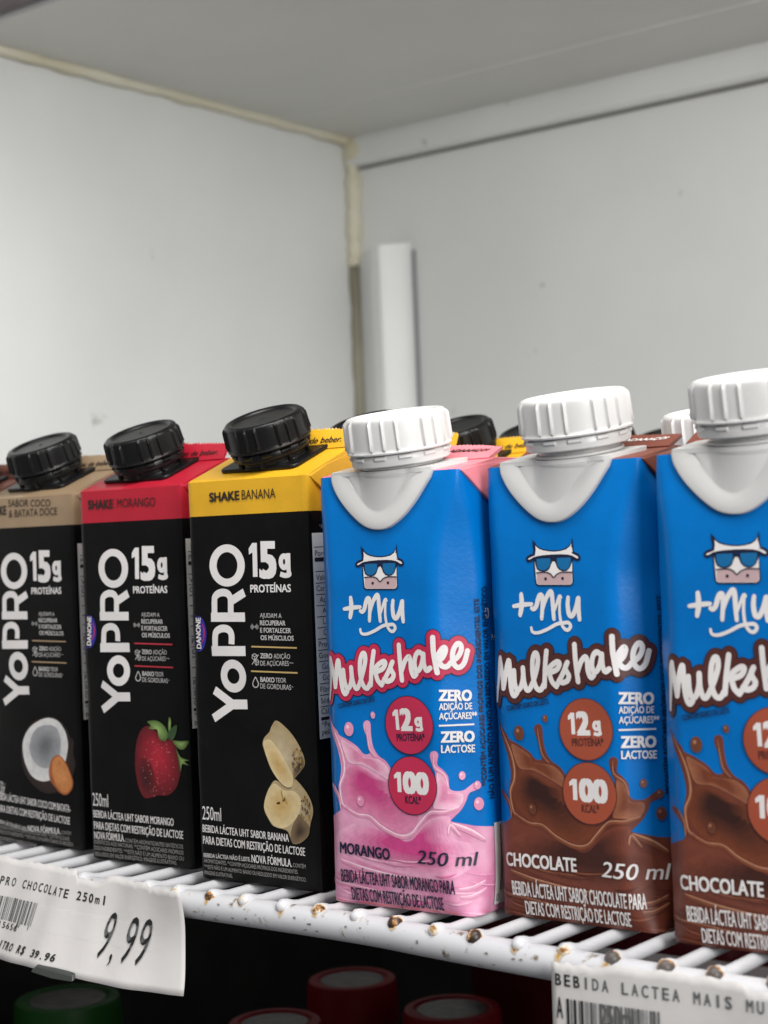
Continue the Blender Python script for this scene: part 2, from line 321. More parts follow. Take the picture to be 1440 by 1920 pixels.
D = {"shake_text":[["15",[0.064,9.185],[1.123,9.165],1.007,0.05,"W"],["g",[1.216,9.384],[1.666,9.381],0.668,0.06,"W"],["PROTEÍNAS",[0.088,8.725],[1.636,8.72],0.218,0.025,"W"],["AJUDAM A",[0.432,7.978],[1.253,7.958],0.132,0.004,"w"],["RECUPERAR",[0.422,7.751],[1.387,7.739],0.138,0.025,"w"],["E FORTALECER",[0.422,7.534],[1.582,7.518],0.138,0.025,"w"],["OS MÚSCULOS",[0.427,7.314],[1.674,7.295],0.138,0.025,"w"],["ZERO",[0.393,6.779],[0.848,6.77],0.138,0.03,"w"],["ADIÇÃO",[0.902,6.771],[1.515,6.763],0.137,0.004,"w"],["DE AÇÚCARES",[0.388,6.558],[1.457,6.562],0.138,0.004,"w"],["***",[1.467,6.604],[1.63,6.599],0.058,0.0,"w"],["BAIXO",[0.366,6.08],[0.913,6.068],0.138,0.03,"w"],["TEOR",[0.947,6.069],[1.339,6.067],0.137,0.004,"w"],["DE GORDURAS",[0.354,5.882],[1.512,5.858],0.145,0.004,"w"],["**",[1.527,5.908],[1.596,5.906],0.059,0.0,"w"]],"logo_O":[[-0.815,9.545],[-1.525,9.56],[-0.798,10.179],[-1.233,9.554],[-0.803,9.945]],"logo_o":[[-0.721,6.224],[-1.247,6.215],[-0.695,6.718],[-0.975,6.22],[-0.712,6.458]],"logo":[[[[-1.534,7.993],[-0.159,7.99]],75],[[[-1.388,8.027],[-1.374,8.497],[-1.318,8.631],[-1.161,8.716],[-0.976,8.734],[-0.818,8.693],[-0.728,8.592],[-0.707,8.458],[-0.729,8.025]],62],[[[-0.739,8.452],[-0.149,8.725]],70],[[[-1.561,6.966],[-0.179,6.98]],80],[[[-1.409,7.018],[-1.381,7.421],[-1.326,7.556],[-1.189,7.631],[-1.024,7.654],[-0.864,7.625],[-0.755,7.542],[-0.713,7.408],[-0.725,7.181]],62],[[[-0.877,5.37],[-0.208,5.388]],78],[[[-0.779,5.373],[-1.519,5.785]],70],[[[-0.779,5.373],[-1.568,4.931]],70]],"lines":[[[0.06,7.115],[1.778,7.085]],[[0.021,6.387],[1.772,6.358]]],"oval":[[-2.365,8.01],[-2.104,8.035],[-1.918,7.977],[-1.79,7.791],[-1.738,7.521],[-1.776,7.284],[-1.881,7.064],[-2.029,6.961],[-2.188,6.95],[-2.375,6.973]],"oval_arc":[[-1.924,7.798],[-1.85,7.656],[-1.841,7.487],[-1.877,7.334],[-1.968,7.222]],"oval_text":[["DANONE",[-2.001,7.029],[-1.966,7.977],0.191,0.03,"W"]],"drop":[[0.187,6.225],[0.267,6.111],[0.309,6.013],[0.255,5.919],[0.166,5.891],[0.08,5.925],[0.045,6.007],[0.091,6.107]],"bell":[[0.053,7.702],[0.364,7.702]],"cube":[[0.089,6.867],[0.184,6.908],[0.272,6.863],[0.258,6.764],[0.167,6.716],[0.082,6.768]],"pct":[[0.073,6.586],[0.334,6.877]],"cube2":[[0.21,6.704],[0.29,6.731],[0.339,6.673],[0.316,6.59],[0.235,6.562],[0.186,6.621]],"band_z":11.057,"banana_text":[["SHAKE",[-1.421,11.487],[-0.21,11.499],0.261,0.035,"K"],["BANANA",[-0.122,11.495],[1.187,11.488],0.283,0.003,"K"],["250ml",[-2.2,1.839],[-1.436,1.829],0.399,0.0,"W"],["BEBIDA LÁCTEA UHT SABOR BANANA",[-2.2,1.456],[1.203,1.409],0.223,0.02,"W"],["PARA DIETAS COM RESTRIÇÃO DE LACTOSE",[-2.2,1.098],[1.785,1.043],0.237,0.02,"W"],["BEBIDA LÁCTEA NÃO É LEITE.",[-2.2,0.69],[-0.322,0.708],0.121,0.03,"w"],["NOVA FÓRMULA.",[-0.28,0.685],[1.278,0.678],0.232,0.02,"W"],["CONTÉM",[1.316,0.681],[1.786,0.678],0.117,0.0,"g"],["AROMATIZANTES. **CONTÉM AÇÚCARES PRÓPRIOS DOS INGREDIENTES.",[-2.2,0.529],[1.493,0.492],0.115,0.0,"g"],["***ESTE NÃO É UM ALIMENTO BAIXO OU REDUZIDO EM VALOR ENERGÉTICO.",[-2.2,0.348],[1.786,0.292],0.115,0.0,"g"],["IMAGENS ILUSTRATIVAS.",[-2.2,0.169],[-1.063,0.152],0.115,0.0,"g"]],"morango_text":[["SHAKE",[-1.924,11.521],[-0.718,11.503],0.283,0.035,"K"],["MORANGO",[-0.527,11.519],[1.226,11.491],0.279,0.003,"K"],["250ml",[-2.2,1.766],[-1.44,1.759],0.418,0.0,"W"],["BEBIDA LÁCTEA UHT SABOR MORANGO",[-2.2,1.384],[1.529,1.338],0.238,0.02,"W"],["PARA DIETAS COM RESTRIÇÃO DE LACTOSE",[-2.2,1.004],[1.929,0.957],0.247,0.02,"W"],["NOVA FÓRMULA.",[-2.2,0.681],[-0.75,0.68],0.237,0.02,"W"],["CONTÉM AROMATIZANTES SINTÉTICOS",[-0.718,0.668],[1.9,0.65],0.126,0.0,"g"],["IDÊNTICOS AOS NATURAIS. **CONTÉM AÇÚCARES PRÓPRIOS",[-2.2,0.521],[1.908,0.456],0.128,0.0,"g"],["DOS INGREDIENTES. ***ESTE NÃO É UM ALIMENTO BAIXO OU",[-2.2,0.323],[1.911,0.274],0.128,0.0,"g"],["REDUZIDO EM VALOR ENERGÉTICO. IMAGENS ILUSTRATIVAS.",[-2.178,0.121],[1.594,0.117],0.128,0.0,"g"]],"coco_text":[["SHAKE",[-2.106,11.536],[-1.117,11.536],0.305,0.035,"K"],["SABOR COCO",[-1.003,11.807],[1.227,11.725],0.239,0.003,"K"],["& BATATA DOCE",[-0.982,11.426],[1.567,11.427],0.249,0.003,"K"],["250ml",[-2.083,1.722],[-1.807,1.655],0.449,0.0,"W"],["BEBIDA LÁCTEA UHT SABOR COCO COM BATATA-",[-2.2,1.496],[1.701,1.266],0.247,0.02,"W"],["PARA DIETAS COM RESTRIÇÃO DE LACTOSE",[-2.2,1.075],[1.648,0.855],0.247,0.02,"W"],["BEBIDA LÁCTEA NÃO É LEITE.",[-2.2,0.673],[-0.628,0.479],0.124,0.03,"w"],["NOVA FÓRMULA.",[-0.569,0.473],[1.144,0.489],0.211,0.02,"W"],["CONTÉM",[1.18,0.502],[1.676,0.499],0.118,0.0,"g"],["AROMATIZANTES SINTÉTICOS IDÊNTICOS AOS NATURAIS. **CONTÉM AÇÚCARES",[-2.433,0.487],[1.594,0.296],0.124,0.0,"g"],["PRÓPRIOS DOS INGREDIENTES. ***ESTE NÃO É UM ALIMENTO BAIXO OU REDUZIDO",[-2.282,0.306],[1.76,0.123],0.123,0.0,"g"],["EM VALOR ENERGÉTICO. IMAGENS ILUSTRATIVAS.",[-2.314,0.092],[-0.124,-0.055],0.124,0.0,"g"]],"banana_pic":[["banana_side",[[0.916,4.945],[1.3,4.713],[1.594,4.415],[1.82,4.053],[1.896,3.799],[1.86,3.636],[1.688,3.451],[1.494,3.262],[1.399,3.046],[1.251,2.989],[1.067,3.044],[0.866,3.213],[0.649,3.48],[0.479,3.832],[0.37,4.124],[0.344,4.254],[0.411,4.421],[0.61,4.593],[0.723,4.792]]],["banana_flesh",[[0.372,4.288],[0.6,4.38],[0.843,4.21],[1.115,3.862],[1.325,3.546],[1.446,3.292],[1.4,3.056],[1.252,3.002],[1.068,3.057],[0.867,3.226],[0.65,3.493],[0.488,3.839]]],["banana_bruise",[[1.475,3.521],[1.64,3.691],[1.795,3.956],[1.88,3.792],[1.848,3.636],[1.689,3.46],[1.495,3.279]]],["banana_core",[[0.677,3.907],[0.761,3.895],[0.931,3.592],[1.084,3.339],[1.019,3.303],[0.843,3.522]]],["banana_side",[[0.737,3.173],[0.557,2.983],[0.392,2.711],[0.302,2.443],[0.319,2.246],[0.455,2.025],[0.615,1.839],[0.909,1.779],[1.158,1.715],[1.252,1.527],[1.347,1.371],[1.556,1.387],[1.768,1.501],[1.941,1.675],[2.018,1.97],[2.137,2.33],[2.091,2.617],[1.923,2.897],[1.653,3.173],[1.493,3.246],[1.355,2.989],[1.107,3.007],[0.905,3.15]]],["banana_bruise",[[1.333,1.842],[1.582,2.231],[1.8,2.084],[1.986,1.903],[1.925,1.674],[1.752,1.506],[1.548,1.4],[1.356,1.385],[1.26,1.534]]],["banana_flesh",[[0.405,2.712],[0.556,2.967],[0.775,3.087],[1.102,2.916],[1.474,2.904],[1.709,2.691],[1.671,2.366],[1.427,2.027],[1.08,1.814],[0.741,1.806],[0.496,1.995],[0.334,2.28],[0.319,2.444]]],["banana_core",[[0.812,2.606],[1.046,2.669],[1.146,2.577],[1.069,2.328],[0.897,2.252],[0.779,2.408]]],["banana_seed",[[0.794,2.523],[0.915,2.563],[0.933,2.509],[0.817,2.482]]],["banana_seed",[[1.023,2.619],[1.123,2.69],[1.15,2.652],[1.062,2.572]]]],"morango_pic":[["berry",[[0.552,4.48],[0.19,4.305],[-0.04,3.854],[-0.116,3.339],[-0.097,2.876],[0.005,2.463],[0.211,2.173],[0.468,2.166],[0.855,2.272],[1.291,2.297],[1.67,2.533],[1.873,2.93],[1.917,3.205],[1.84,3.657],[1.743,3.88],[1.604,4.103],[1.271,4.069],[0.916,4.308]]],["berry_deep",[[-0.101,3.247],[0.226,3.448],[0.599,3.28],[0.762,2.828],[0.824,2.289],[0.469,2.184],[0.226,2.197],[0.025,2.473],[-0.077,2.877]]],["berry_deep",[[0.857,2.3],[0.94,2.654],[1.437,2.726],[1.828,2.996],[1.646,2.545],[1.28,2.315]]],["berry_light",[[0.667,4.299],[0.97,4.172],[1.386,3.958],[1.671,3.65],[1.737,3.197],[1.388,2.952],[0.977,3.298],[0.62,3.604],[0.247,3.773],[0.275,4.146]]],["leaf",[[0.527,4.608],[0.87,4.664],[1.142,4.599],[1.348,4.436],[1.446,4.189],[1.299,4.038],[1.056,4.061],[1.008,4.311],[0.798,4.419],[0.578,4.379],[0.678,4.507]]],["leaf_dark",[[1.409,4.165],[1.477,4.349],[1.651,4.467],[1.835,4.541],[1.793,4.29],[1.645,4.081],[1.513,4.077]]],["leaf",[[1.643,4.036],[1.961,4.046],[2.315,4.055],[2.127,3.803],[1.871,3.803]]],["leaf",[[1.769,3.79],[1.936,3.547],[2.314,3.455],[2.107,3.404],[2.295,3.288],[1.983,3.308],[1.928,3.06],[1.854,3.475]]],["leaf",[[1.514,4.773],[1.601,4.693],[1.57,4.397],[1.466,4.371]]]],"coco_pic":[["husk",[[0.759,4.508],[1.279,4.415],[1.644,4.122],[1.783,3.881],[1.977,3.692],[1.942,3.299],[2.04,2.96],[1.919,2.636],[1.674,2.208],[1.238,1.962],[0.51,1.854],[0.004,2.003],[-0.41,2.29],[-0.683,2.678],[-0.752,3.179],[-0.685,3.584],[-0.468,3.944],[0.021,4.339]]],["coconut",[[0.757,4.459],[1.242,4.355],[1.571,4.021],[1.687,3.633],[1.632,3.286],[1.493,2.935],[1.203,2.527],[0.69,2.312],[0.173,2.273],[-0.297,2.472],[-0.587,2.935],[-0.664,3.384],[-0.556,3.74],[-0.227,4.104],[0.245,4.347]]],["coconut_in",[[0.636,4.212],[1.093,4.153],[1.318,3.816],[1.313,3.42],[1.164,3.068],[0.791,2.778],[0.281,2.728],[-0.111,2.958],[-0.29,3.35],[-0.178,3.755],[0.149,4.094]]],["potato_skin",[[1.208,3.208],[1.524,2.996],[1.754,2.653],[1.887,2.317],[1.782,2.027],[1.478,1.853],[1.165,1.923],[0.949,2.108],[0.706,2.343],[0.679,2.698],[0.865,3.064]]],["potato",[[1.255,3.171],[1.521,2.946],[1.718,2.627],[1.832,2.304],[1.735,2.064],[1.482,1.912],[1.212,1.985],[1.005,2.196],[0.846,2.509],[0.853,2.856],[0.987,3.085]]]],"table_z":[10.409,4.43],"table_lines":[[9.996,1],[9.632,4],[9.285,1],[8.947,1],[8.616,1],[8.291,1],[7.967,1],[7.646,1],[7.324,1],[6.996,1],[6.668,1],[6.344,1],[6.023,1],[5.694,1],[5.362,1],[5.016,3]],"table_text":[["Porção: 250ml (1 unidade)",9.738,0],["Valor energético (kcal)",9.031,0],["Carboidratos (g)",8.715,0],["Açúcares totais (g)",8.388,0.12],["Aç adicionados (g)",8.067,0.24],["Lactose (g)",7.752,0.24],["Galactose (g)",7.43,0.24],["Proteínas (g)",7.092,0],["Gorduras totais (g)",6.764,0],["Gord saturadas (g)",6.44,0.12],["Gord trans (g)",6.119,0.12],["Fibras alimentares (g)",5.785,0],["Sódio (mg)",5.456,0],["Cálcio (mg)",5.152,0],["*Percentual de valores diários",4.764,0],["pela porção.",4.548,0]],"mu_text":[["CONTÉM SORO DE LEITE",[-1.696,5.488],[-0.421,5.721],0.133,0.03,"N"],["12",[0.155,4.954],[0.798,4.975],0.553,0.06,"W"],["g",[0.872,5.073],[1.134,5.087],0.362,0.055,"W"],["PROTEÍNA*",[0.244,4.654],[1.187,4.699],0.192,0.035,"N"],["100",[0.109,3.274],[1.252,3.273],0.54,0.06,"W"],["KCAL*",[0.452,2.977],[0.978,2.99],0.201,0.035,"N"],["ZERO",[1.625,5.782],[2.529,5.734],0.277,0.05,"W"],["ADIÇÃO DE",[1.629,5.533],[2.522,5.505],0.172,0.025,"W"],["AÇÚCARES**",[1.623,5.281],[2.646,5.249],0.172,0.025,"W"],["ZERO",[1.643,4.672],[2.552,4.643],0.275,0.05,"W"],["LACTOSE",[1.641,4.389],[2.553,4.358],0.198,0.03,"W"]],"mu_rule":[[1.61,5.114],[2.558,5.101]],"pink_text":[["MORANGO",[-1.851,1.469],[-0.13,1.403],0.3,0.035,"N"],["250 ml",[0.754,1.392],[2.453,1.337],0.359,0.012,"N","i"],["BEBIDA LÁCTEA UHT SABOR MORANGO PARA",[-1.874,0.656],[1.858,0.628],0.353,0.03,"N"],["DIETAS COM RESTRIÇÃO DE LACTOSE",[-1.583,0.163],[1.487,0.152],0.354,0.03,"N"]],"choc_text":[["CHOCOLATE",[-1.972,1.407],[0.23,1.43],0.341,0.035,"W"],["250 ml",[0.953,1.385],[2.695,1.314],0.391,0.012,"W","i"],["BEBIDA LÁCTEA UHT SABOR CHOCOLATE PARA",[-1.836,0.631],[2.115,0.62],0.376,0.03,"W"],["DIETAS COM RESTRIÇÃO DE LACTOSE",[-1.491,0.14],[1.696,0.165],0.356,0.03,"W"]],"mu_side_text":[["**CONTÉM AÇÚCARES PRÓPRIOS DOS INGREDIENTES. ESTE",[2.853,3.436],[2.841,8.461],0.123,0.03,"N"],["NÃO É UM ALIMENTO BAIXO OU REDUZIDO EM VALOR ENERGÉTICO.",[3.087,3.075],[3.097,8.809],0.161,0.03,"N"]],"badge":[[0.669,5.1],[0.698,3.471]],"barcode":[[2.919,2.503],[2.949,0.206]],"script":[[[-2.142,5.75],[-2.011,6.264],[-1.968,6.713],[-1.927,6.882]],[[-1.927,6.863],[-1.864,6.531],[-1.804,6.087]],[[-1.804,6.087],[-1.735,6.46],[-1.655,6.776],[-1.618,6.794],[-1.601,6.498],[-1.554,6.055],[-1.474,5.898],[-1.384,5.977]],[[-1.475,6.555],[-1.457,6.242],[-1.384,6.058],[-1.277,6.115],[-1.197,6.356],[-1.191,6.633]],[[-1.191,6.633],[-1.17,6.283],[-1.085,6.064],[-0.973,6.121],[-0.805,6.472],[-0.702,6.805],[-0.717,7.007],[-0.798,7.006],[-0.872,6.803],[-0.885,6.434],[-0.801,6.142],[-0.667,6.071],[-0.553,6.22]],[[-0.416,7.084],[-0.488,6.661],[-0.542,6.165]],[[-0.476,6.514],[-0.298,6.7],[-0.103,6.813],[-0.034,6.759],[-0.129,6.611],[-0.383,6.516]],[[-0.369,6.516],[-0.301,6.297],[-0.175,6.172]],[[-0.175,6.172],[0.058,6.523],[0.206,6.799]],[[0.206,6.799],[0.138,6.671],[0.175,6.562],[0.236,6.454],[0.171,6.325],[0.016,6.275],[-0.072,6.338]],[[0.438,7.261],[0.455,6.856],[0.506,6.314]],[[0.505,6.568],[0.617,6.822],[0.745,6.95],[0.802,6.86],[0.816,6.609],[0.894,6.43],[0.984,6.486]],[[1.198,7.025],[1.084,7.078],[0.98,6.97],[0.937,6.754],[0.989,6.575],[1.094,6.613],[1.188,6.793],[1.241,7.025]],[[1.241,7.025],[1.247,6.758],[1.321,6.587],[1.429,6.652]],[[1.537,7.471],[1.546,7.043],[1.621,6.525]],[[1.586,6.793],[1.7,7.056],[1.816,7.193],[1.861,7.119],[1.788,6.945],[1.653,6.826]],[[1.665,6.826],[1.76,6.697],[1.886,6.68],[2.019,6.808]],[[2.019,6.808],[2.189,6.924],[2.287,7.098],[2.275,7.241],[2.185,7.271],[2.08,7.126],[2.042,6.914],[2.088,6.715],[2.212,6.637],[2.357,6.755],[2.459,7.071]]],"plusmu":[[[[-1.155,8.563],[-1.147,8.278],[-1.204,8.02]],26],[[[-1.398,8.251],[-1.129,8.286],[-0.842,8.305]],22],[[[-0.842,8.195],[-0.774,8.173],[-0.697,8.256],[-0.64,8.421],[-0.574,8.531],[-0.511,8.501],[-0.509,8.273],[-0.545,7.926]],24],[[[-0.529,8.127],[-0.41,8.419],[-0.296,8.583],[-0.23,8.618],[-0.201,8.49],[-0.189,8.198],[-0.174,7.914]],24],[[[-0.167,8.089],[-0.024,8.416],[0.035,8.506],[0.069,8.469]],16],[[[0.285,8.467],[0.26,8.268],[0.293,8.032],[0.394,8.006],[0.501,8.194],[0.577,8.446]],24],[[[0.603,8.453],[0.581,8.193],[0.601,7.897]],24],[[[0.03,8.415],[0.006,8.124],[0.038,7.833],[0.13,7.669],[0.245,7.633],[0.323,7.724],[0.269,7.814],[0.127,7.815],[-0.098,7.779],[-0.374,7.651],[-0.653,7.559],[-0.828,7.577],[-0.868,7.687]],17]],"cow":[["W",[[-0.701,9.414],[0.439,9.388],[0.439,8.882],[0.419,8.828],[0.364,8.793],[-0.595,8.806],[-0.649,8.833],[-0.663,8.892]],0.07],["Pk",[[-0.633,9.108],[-0.486,9.116],[-0.372,9.122],[-0.268,9.098],[-0.179,9.045],[-0.118,9.0],[-0.052,9.05],[0.038,9.1],[0.145,9.116],[0.301,9.109],[0.433,9.099],[0.421,8.875],[0.401,8.832],[0.356,8.804],[-0.585,8.817],[-0.634,8.844],[-0.649,8.899]],0],["W",[[-0.723,9.892],[-0.667,9.809],[-0.575,9.741],[-0.439,9.693],[-0.258,9.663],[-0.078,9.651],[0.1,9.665],[0.256,9.701],[0.366,9.767],[0.428,9.866],[0.438,9.732],[0.465,9.612],[0.544,9.585],[0.624,9.547],[0.668,9.484],[0.65,9.441],[0.58,9.429],[0.509,9.466],[0.434,9.504],[0.301,9.536],[0.101,9.549],[-0.167,9.548],[-0.437,9.536],[-0.619,9.515],[-0.719,9.495],[-0.784,9.46],[-0.857,9.432],[-0.922,9.441],[-0.94,9.486],[-0.894,9.536],[-0.802,9.571],[-0.719,9.591],[-0.702,9.708]],0.07],["N",[[-0.762,9.974],[-0.723,9.873],[-0.703,9.781],[-0.749,9.775]],0.02],["N",[[0.445,9.974],[0.437,9.859],[0.42,9.769],[0.468,9.757]],0.02],["N",[[-0.701,9.495],[-0.664,9.523],[-0.212,9.512],[-0.113,9.488],[-0.032,9.515],[0.421,9.519],[0.465,9.496],[0.456,9.417],[0.421,9.335],[0.368,9.227],[0.279,9.157],[0.168,9.141],[0.057,9.179],[-0.014,9.253],[-0.05,9.345],[-0.085,9.4],[-0.121,9.43],[-0.157,9.402],[-0.202,9.323],[-0.239,9.229],[-0.312,9.164],[-0.431,9.145],[-0.549,9.162],[-0.631,9.214],[-0.675,9.34]],0],["L",[[-0.637,9.479],[-0.437,9.489],[-0.22,9.484],[-0.211,9.403],[-0.238,9.302],[-0.302,9.215],[-0.417,9.174],[-0.53,9.187],[-0.603,9.243],[-0.638,9.358]],0],["L",[[-0.023,9.486],[0.19,9.492],[0.403,9.487],[0.403,9.407],[0.377,9.299],[0.324,9.21],[0.217,9.172],[0.102,9.196],[0.022,9.267],[-0.014,9.38]],0],["N",[[-0.329,8.956],[-0.334,8.939],[-0.346,8.925],[-0.363,8.918],[-0.381,8.918],[-0.397,8.926],[-0.408,8.94],[-0.411,8.958],[-0.406,8.975],[-0.394,8.989],[-0.377,8.996],[-0.358,8.996],[-0.342,8.988],[-0.332,8.974]],0],["N",[[0.19,8.959],[0.185,8.942],[0.173,8.928],[0.157,8.92],[0.139,8.921],[0.123,8.929],[0.112,8.943],[0.109,8.96],[0.114,8.977],[0.126,8.991],[0.142,8.999],[0.16,8.998],[0.176,8.99],[0.186,8.976]],0]],"cow_lines":[[[-0.642,9.116],[-0.372,9.129],[-0.214,9.082],[-0.118,8.993],[-0.012,9.071],[0.145,9.119],[0.433,9.114]]],"splash":[[-2.408,5.28],[-1.843,4.906],[-1.713,4.739],[-1.44,4.625],[-1.11,4.441],[-0.905,4.254],[-0.706,4.287],[-0.731,4.555],[-0.887,4.942],[-0.888,5.113],[-0.768,5.181],[-0.663,5.096],[-0.651,4.803],[-0.584,4.463],[-0.416,4.227],[-0.18,4.092],[-0.013,3.857],[0.001,3.519],[0.07,3.04],[0.353,2.744],[0.761,2.699],[1.174,2.869],[1.363,3.213],[1.447,3.788],[1.378,3.976],[1.3,4.257],[1.334,4.391],[1.464,4.428],[1.551,4.334],[1.513,4.073],[1.663,3.929],[1.802,3.733],[1.846,3.398],[2.173,3.339],[2.421,3.48],[2.57,3.555],[2.69,3.5],[2.675,3.392],[2.551,3.329],[2.363,3.26],[2.258,3.038],[2.104,2.81],[1.852,2.59],[1.874,2.531],[2.138,2.466],[2.476,2.381]],"splash_left":[[-2.455,2.413],[-1.831,2.618],[-1.81,2.803],[-1.952,3.087],[-2.423,3.274],[-2.326,3.352],[-2.0,3.305],[-1.835,3.123],[-1.802,3.348],[-1.706,3.775],[-1.753,4.168],[-1.898,4.555],[-2.186,4.927]],"bowl":[[-1.686,3.281],[-1.536,3.734],[-1.284,3.942],[-0.863,3.815],[-0.447,3.592],[-0.033,3.445],[0.097,2.993],[0.38,2.698],[0.847,2.657],[0.716,2.361],[0.44,2.172],[0.14,2.136],[-0.391,2.355],[-0.866,2.592],[-1.2,2.644],[-1.553,2.942]],"flow":[[-2.245,1.778],[-1.305,2.318],[-0.702,2.212],[0.01,1.971],[0.61,2.041],[1.219,2.586],[1.76,2.691],[1.824,2.497],[1.927,2.064],[2.357,1.891],[2.43,1.366],[1.564,0.986],[-0.172,1.081],[-1.347,1.331]],"lobe":[[-1.658,4.617],[-1.444,4.551],[-1.115,4.367],[-0.91,4.155],[-0.422,4.129],[-0.101,3.901],[-0.039,3.565],[-0.441,3.738],[-0.979,3.956],[-1.405,3.986],[-1.579,4.274]],"lobe2":[[1.505,3.884],[1.706,3.786],[1.804,3.543],[1.809,3.305],[2.169,3.258],[2.16,3.021],[1.96,2.867],[1.566,2.886],[1.349,2.927],[1.452,3.312]],"rims":[[[[-1.593,2.767],[-1.203,2.58],[-0.776,2.548],[-0.394,2.306],[0.138,2.102],[0.557,2.142],[0.865,2.443],[1.228,2.777],[1.665,2.813],[2.083,2.907]],9],[[[-2.01,5.044],[-1.724,4.516],[-1.586,4.027],[-1.6,3.681],[-1.746,3.327],[-1.681,2.861],[-1.533,2.746]],10],[[[-0.799,5.067],[-0.76,4.75],[-0.681,4.386],[-0.48,4.175]],5],[[[1.416,4.332],[1.43,4.025],[1.706,3.786],[1.8,3.448]],5],[[[-1.962,3.309],[-1.782,3.028],[-1.749,2.684]],5],[[[-1.858,1.287],[-1.069,1.104],[-0.066,0.967],[0.75,0.915]],12],[[[-2.474,0.683],[-1.15,0.544],[0.033,0.405],[1.195,0.369]],5],[[[1.848,2.495],[2.373,2.269],[2.754,2.005]],14],[[[1.957,0.75],[2.299,0.771],[2.703,0.926]],7],[[[1.991,0.54],[2.333,0.562],[2.724,0.738]],6],[[[1.74,2.219],[1.822,2.45],[2.076,2.148]],8]],"drops":[[[-1.368,4.924],0.17],[[-0.546,5.334],0.085],[[-1.058,2.957],0.13],[[2.18,3.747],0.1],[[2.606,2.968],0.15],[[2.591,3.469],0.1]],"bib_out":[[-1.843,11.902],[-1.72,11.603],[-1.414,11.195],[-0.985,10.785],[-0.568,10.503],[-0.16,10.407],[0.241,10.462],[0.681,10.739],[1.057,11.125],[1.353,11.531],[1.59,11.879]],"bib_in":[[-1.22,11.931],[-1.021,11.651],[-0.745,11.288],[-0.479,11.018],[-0.171,10.895],[0.079,10.954],[0.321,11.138],[0.601,11.468],[0.805,11.761],[0.967,11.913]]}
# ------------------------------------------------------------------ setting: inside of the chiller
def sheet(name, a, b, mt, kind='structure', bevel=0.0):
    bm = bmesh.new(); box(bm, a, b); o = link(name, bm, mt, smooth=False, bevel=bevel); o['kind'] = kind; return o
sheet('side_wall', (-36, -12, -0.6), (-33.8, 46, 40), 'wall_white')
sheet('back_wall', (-33.8, 43.6, -0.6), (70, 46, 36), 'wall_white')
sheet('ceiling', (-33.8, 13.8, 34.9), (70, 36.6, 37.0), 'ceiling_grey')
sheet('ceiling_rear_panel', (-33.8, 36.64, 34.84), (70, 43.6, 36.9), 'ceiling_grey')
sheet('canopy', (-60, 5, 35.12), (70, 13.64, 39), 'canopy_mauve', bevel=0.3)
sheet('canopy_trim', (-33.8, 13.66, 34.93), (70, 13.79, 35.1), 'trim_grey', bevel=0.05)
sheet('lower_side_wall', (-36, -12, -40), (-33.8, 46, -0.62), 'lower_shade_dark')  # lower walls and floor coloured near-black to stand in for under-shelf shade
sheet('lower_back_wall', (-33.8, 43.6, -40), (70, 46, -0.62), 'lower_shade_dark')
sheet('lower_floor', (-33.8, -12, -30), (70, 43.6, -28), 'lower_shade_dark')
def fascia():
    r = empty('ceiling_fascia', 'long pale fascia board along the top of the back wall with dark gap under it', 'fascia board', (-33.8, 43.6, 33.0), 0)
    bm = bmesh.new(); pr = [(0, 0), (-0.55, 0.02), (-0.75, 0.25), (-0.75, 1.4), (-0.55, 1.84), (0, 1.86)]
    prism(bm, pr, lambda y, z: (0.3, y - 0.02, z + 0.02), lambda y, z: (100, y - 0.02, z + 0.02)); link('board', bm, 'wall_white', r, angle=30)
    bm = bmesh.new(); box(bm, (0.4, -0.25, -0.10), (100, -0.02, 0.0)); link('gap_strip', bm, 'groove_dark', r, smooth=False)
fascia()
def upright():
    bm = bmesh.new(); pr = spline([(-33.2, 43.55), (-33.1, 43.2), (-31.5, 42.1), (-30.75, 41.9), (-30.4, 42.0), (-29.4, 43.1), (-29.25, 43.55)], False, 4)
    prism(bm, pr, lambda x, y: (x, y, 2), lambda x, y: (x, y, 27.7 + 0.10 * (x + 31)))
    tag(link('corner_cover', bm, 'wall_white', None, angle=50, bevel=0.15), 'pale boxed upright cover fixed on the back wall beside the corner', 'wall cover')
    bm = bmesh.new(); box(bm, (-29.22, 43.4, 2), (-29.05, 43.58, 27.4)); tag(link('cover_shadow_strip', bm, 'shadow_strip_grey', None, False), 'thin dark strip painted as the shadow along the right edge of the upright cover', 'painted shadow')  # dark strip put in for the thin shadow beside the cover
upright()
def bead(name, label, path, rad, seed, mt='sealant'):
    rnd = random.Random(seed); bm = bmesh.new(); p = spline(path, False, 14)
    p = [tuple(c + rnd.uniform(-0.03, 0.03) for c in q) for q in p]
    tube(bm, p, [rad * (1 + 0.18 * math.sin(i * 0.9 + seed) * math.sin(i * 0.37) + rnd.uniform(-0.06, 0.08)) for i, q in enumerate(p)], 10); tag(link(name, bm, mt), label, 'sealant', 'sealant beads along the joints')
bead('joint_bead', 'yellowed sealant bead along the joint of side wall and ceiling', [(-33.7, 13.8, 34.8), (-33.65, 20, 34.75), (-33.7, 28, 34.8), (-33.68, 36, 34.78), (-33.6, 43.3, 34.7)], 0.32, 3)
bead('joint_bead', 'yellowed sealant bead running down the upper half of the wall corner', [(-33.5, 43.3, 34.7), (-33.45, 43.35, 32), (-33.5, 43.3, 29), (-33.5, 43.3, 26.9)], 0.46, 5)
bead('joint_bead', 'dark olive bead painted as the shadowed gap in the lower half of the wall corner', [(-33.6, 43.4, 26.8), (-33.55, 43.4, 20), (-33.6, 43.4, 12), (-33.6, 43.4, 4)], 0.42, 6, 'gap_shade_olive')  # shade of the gap beside the cover, painted as a dark olive bead
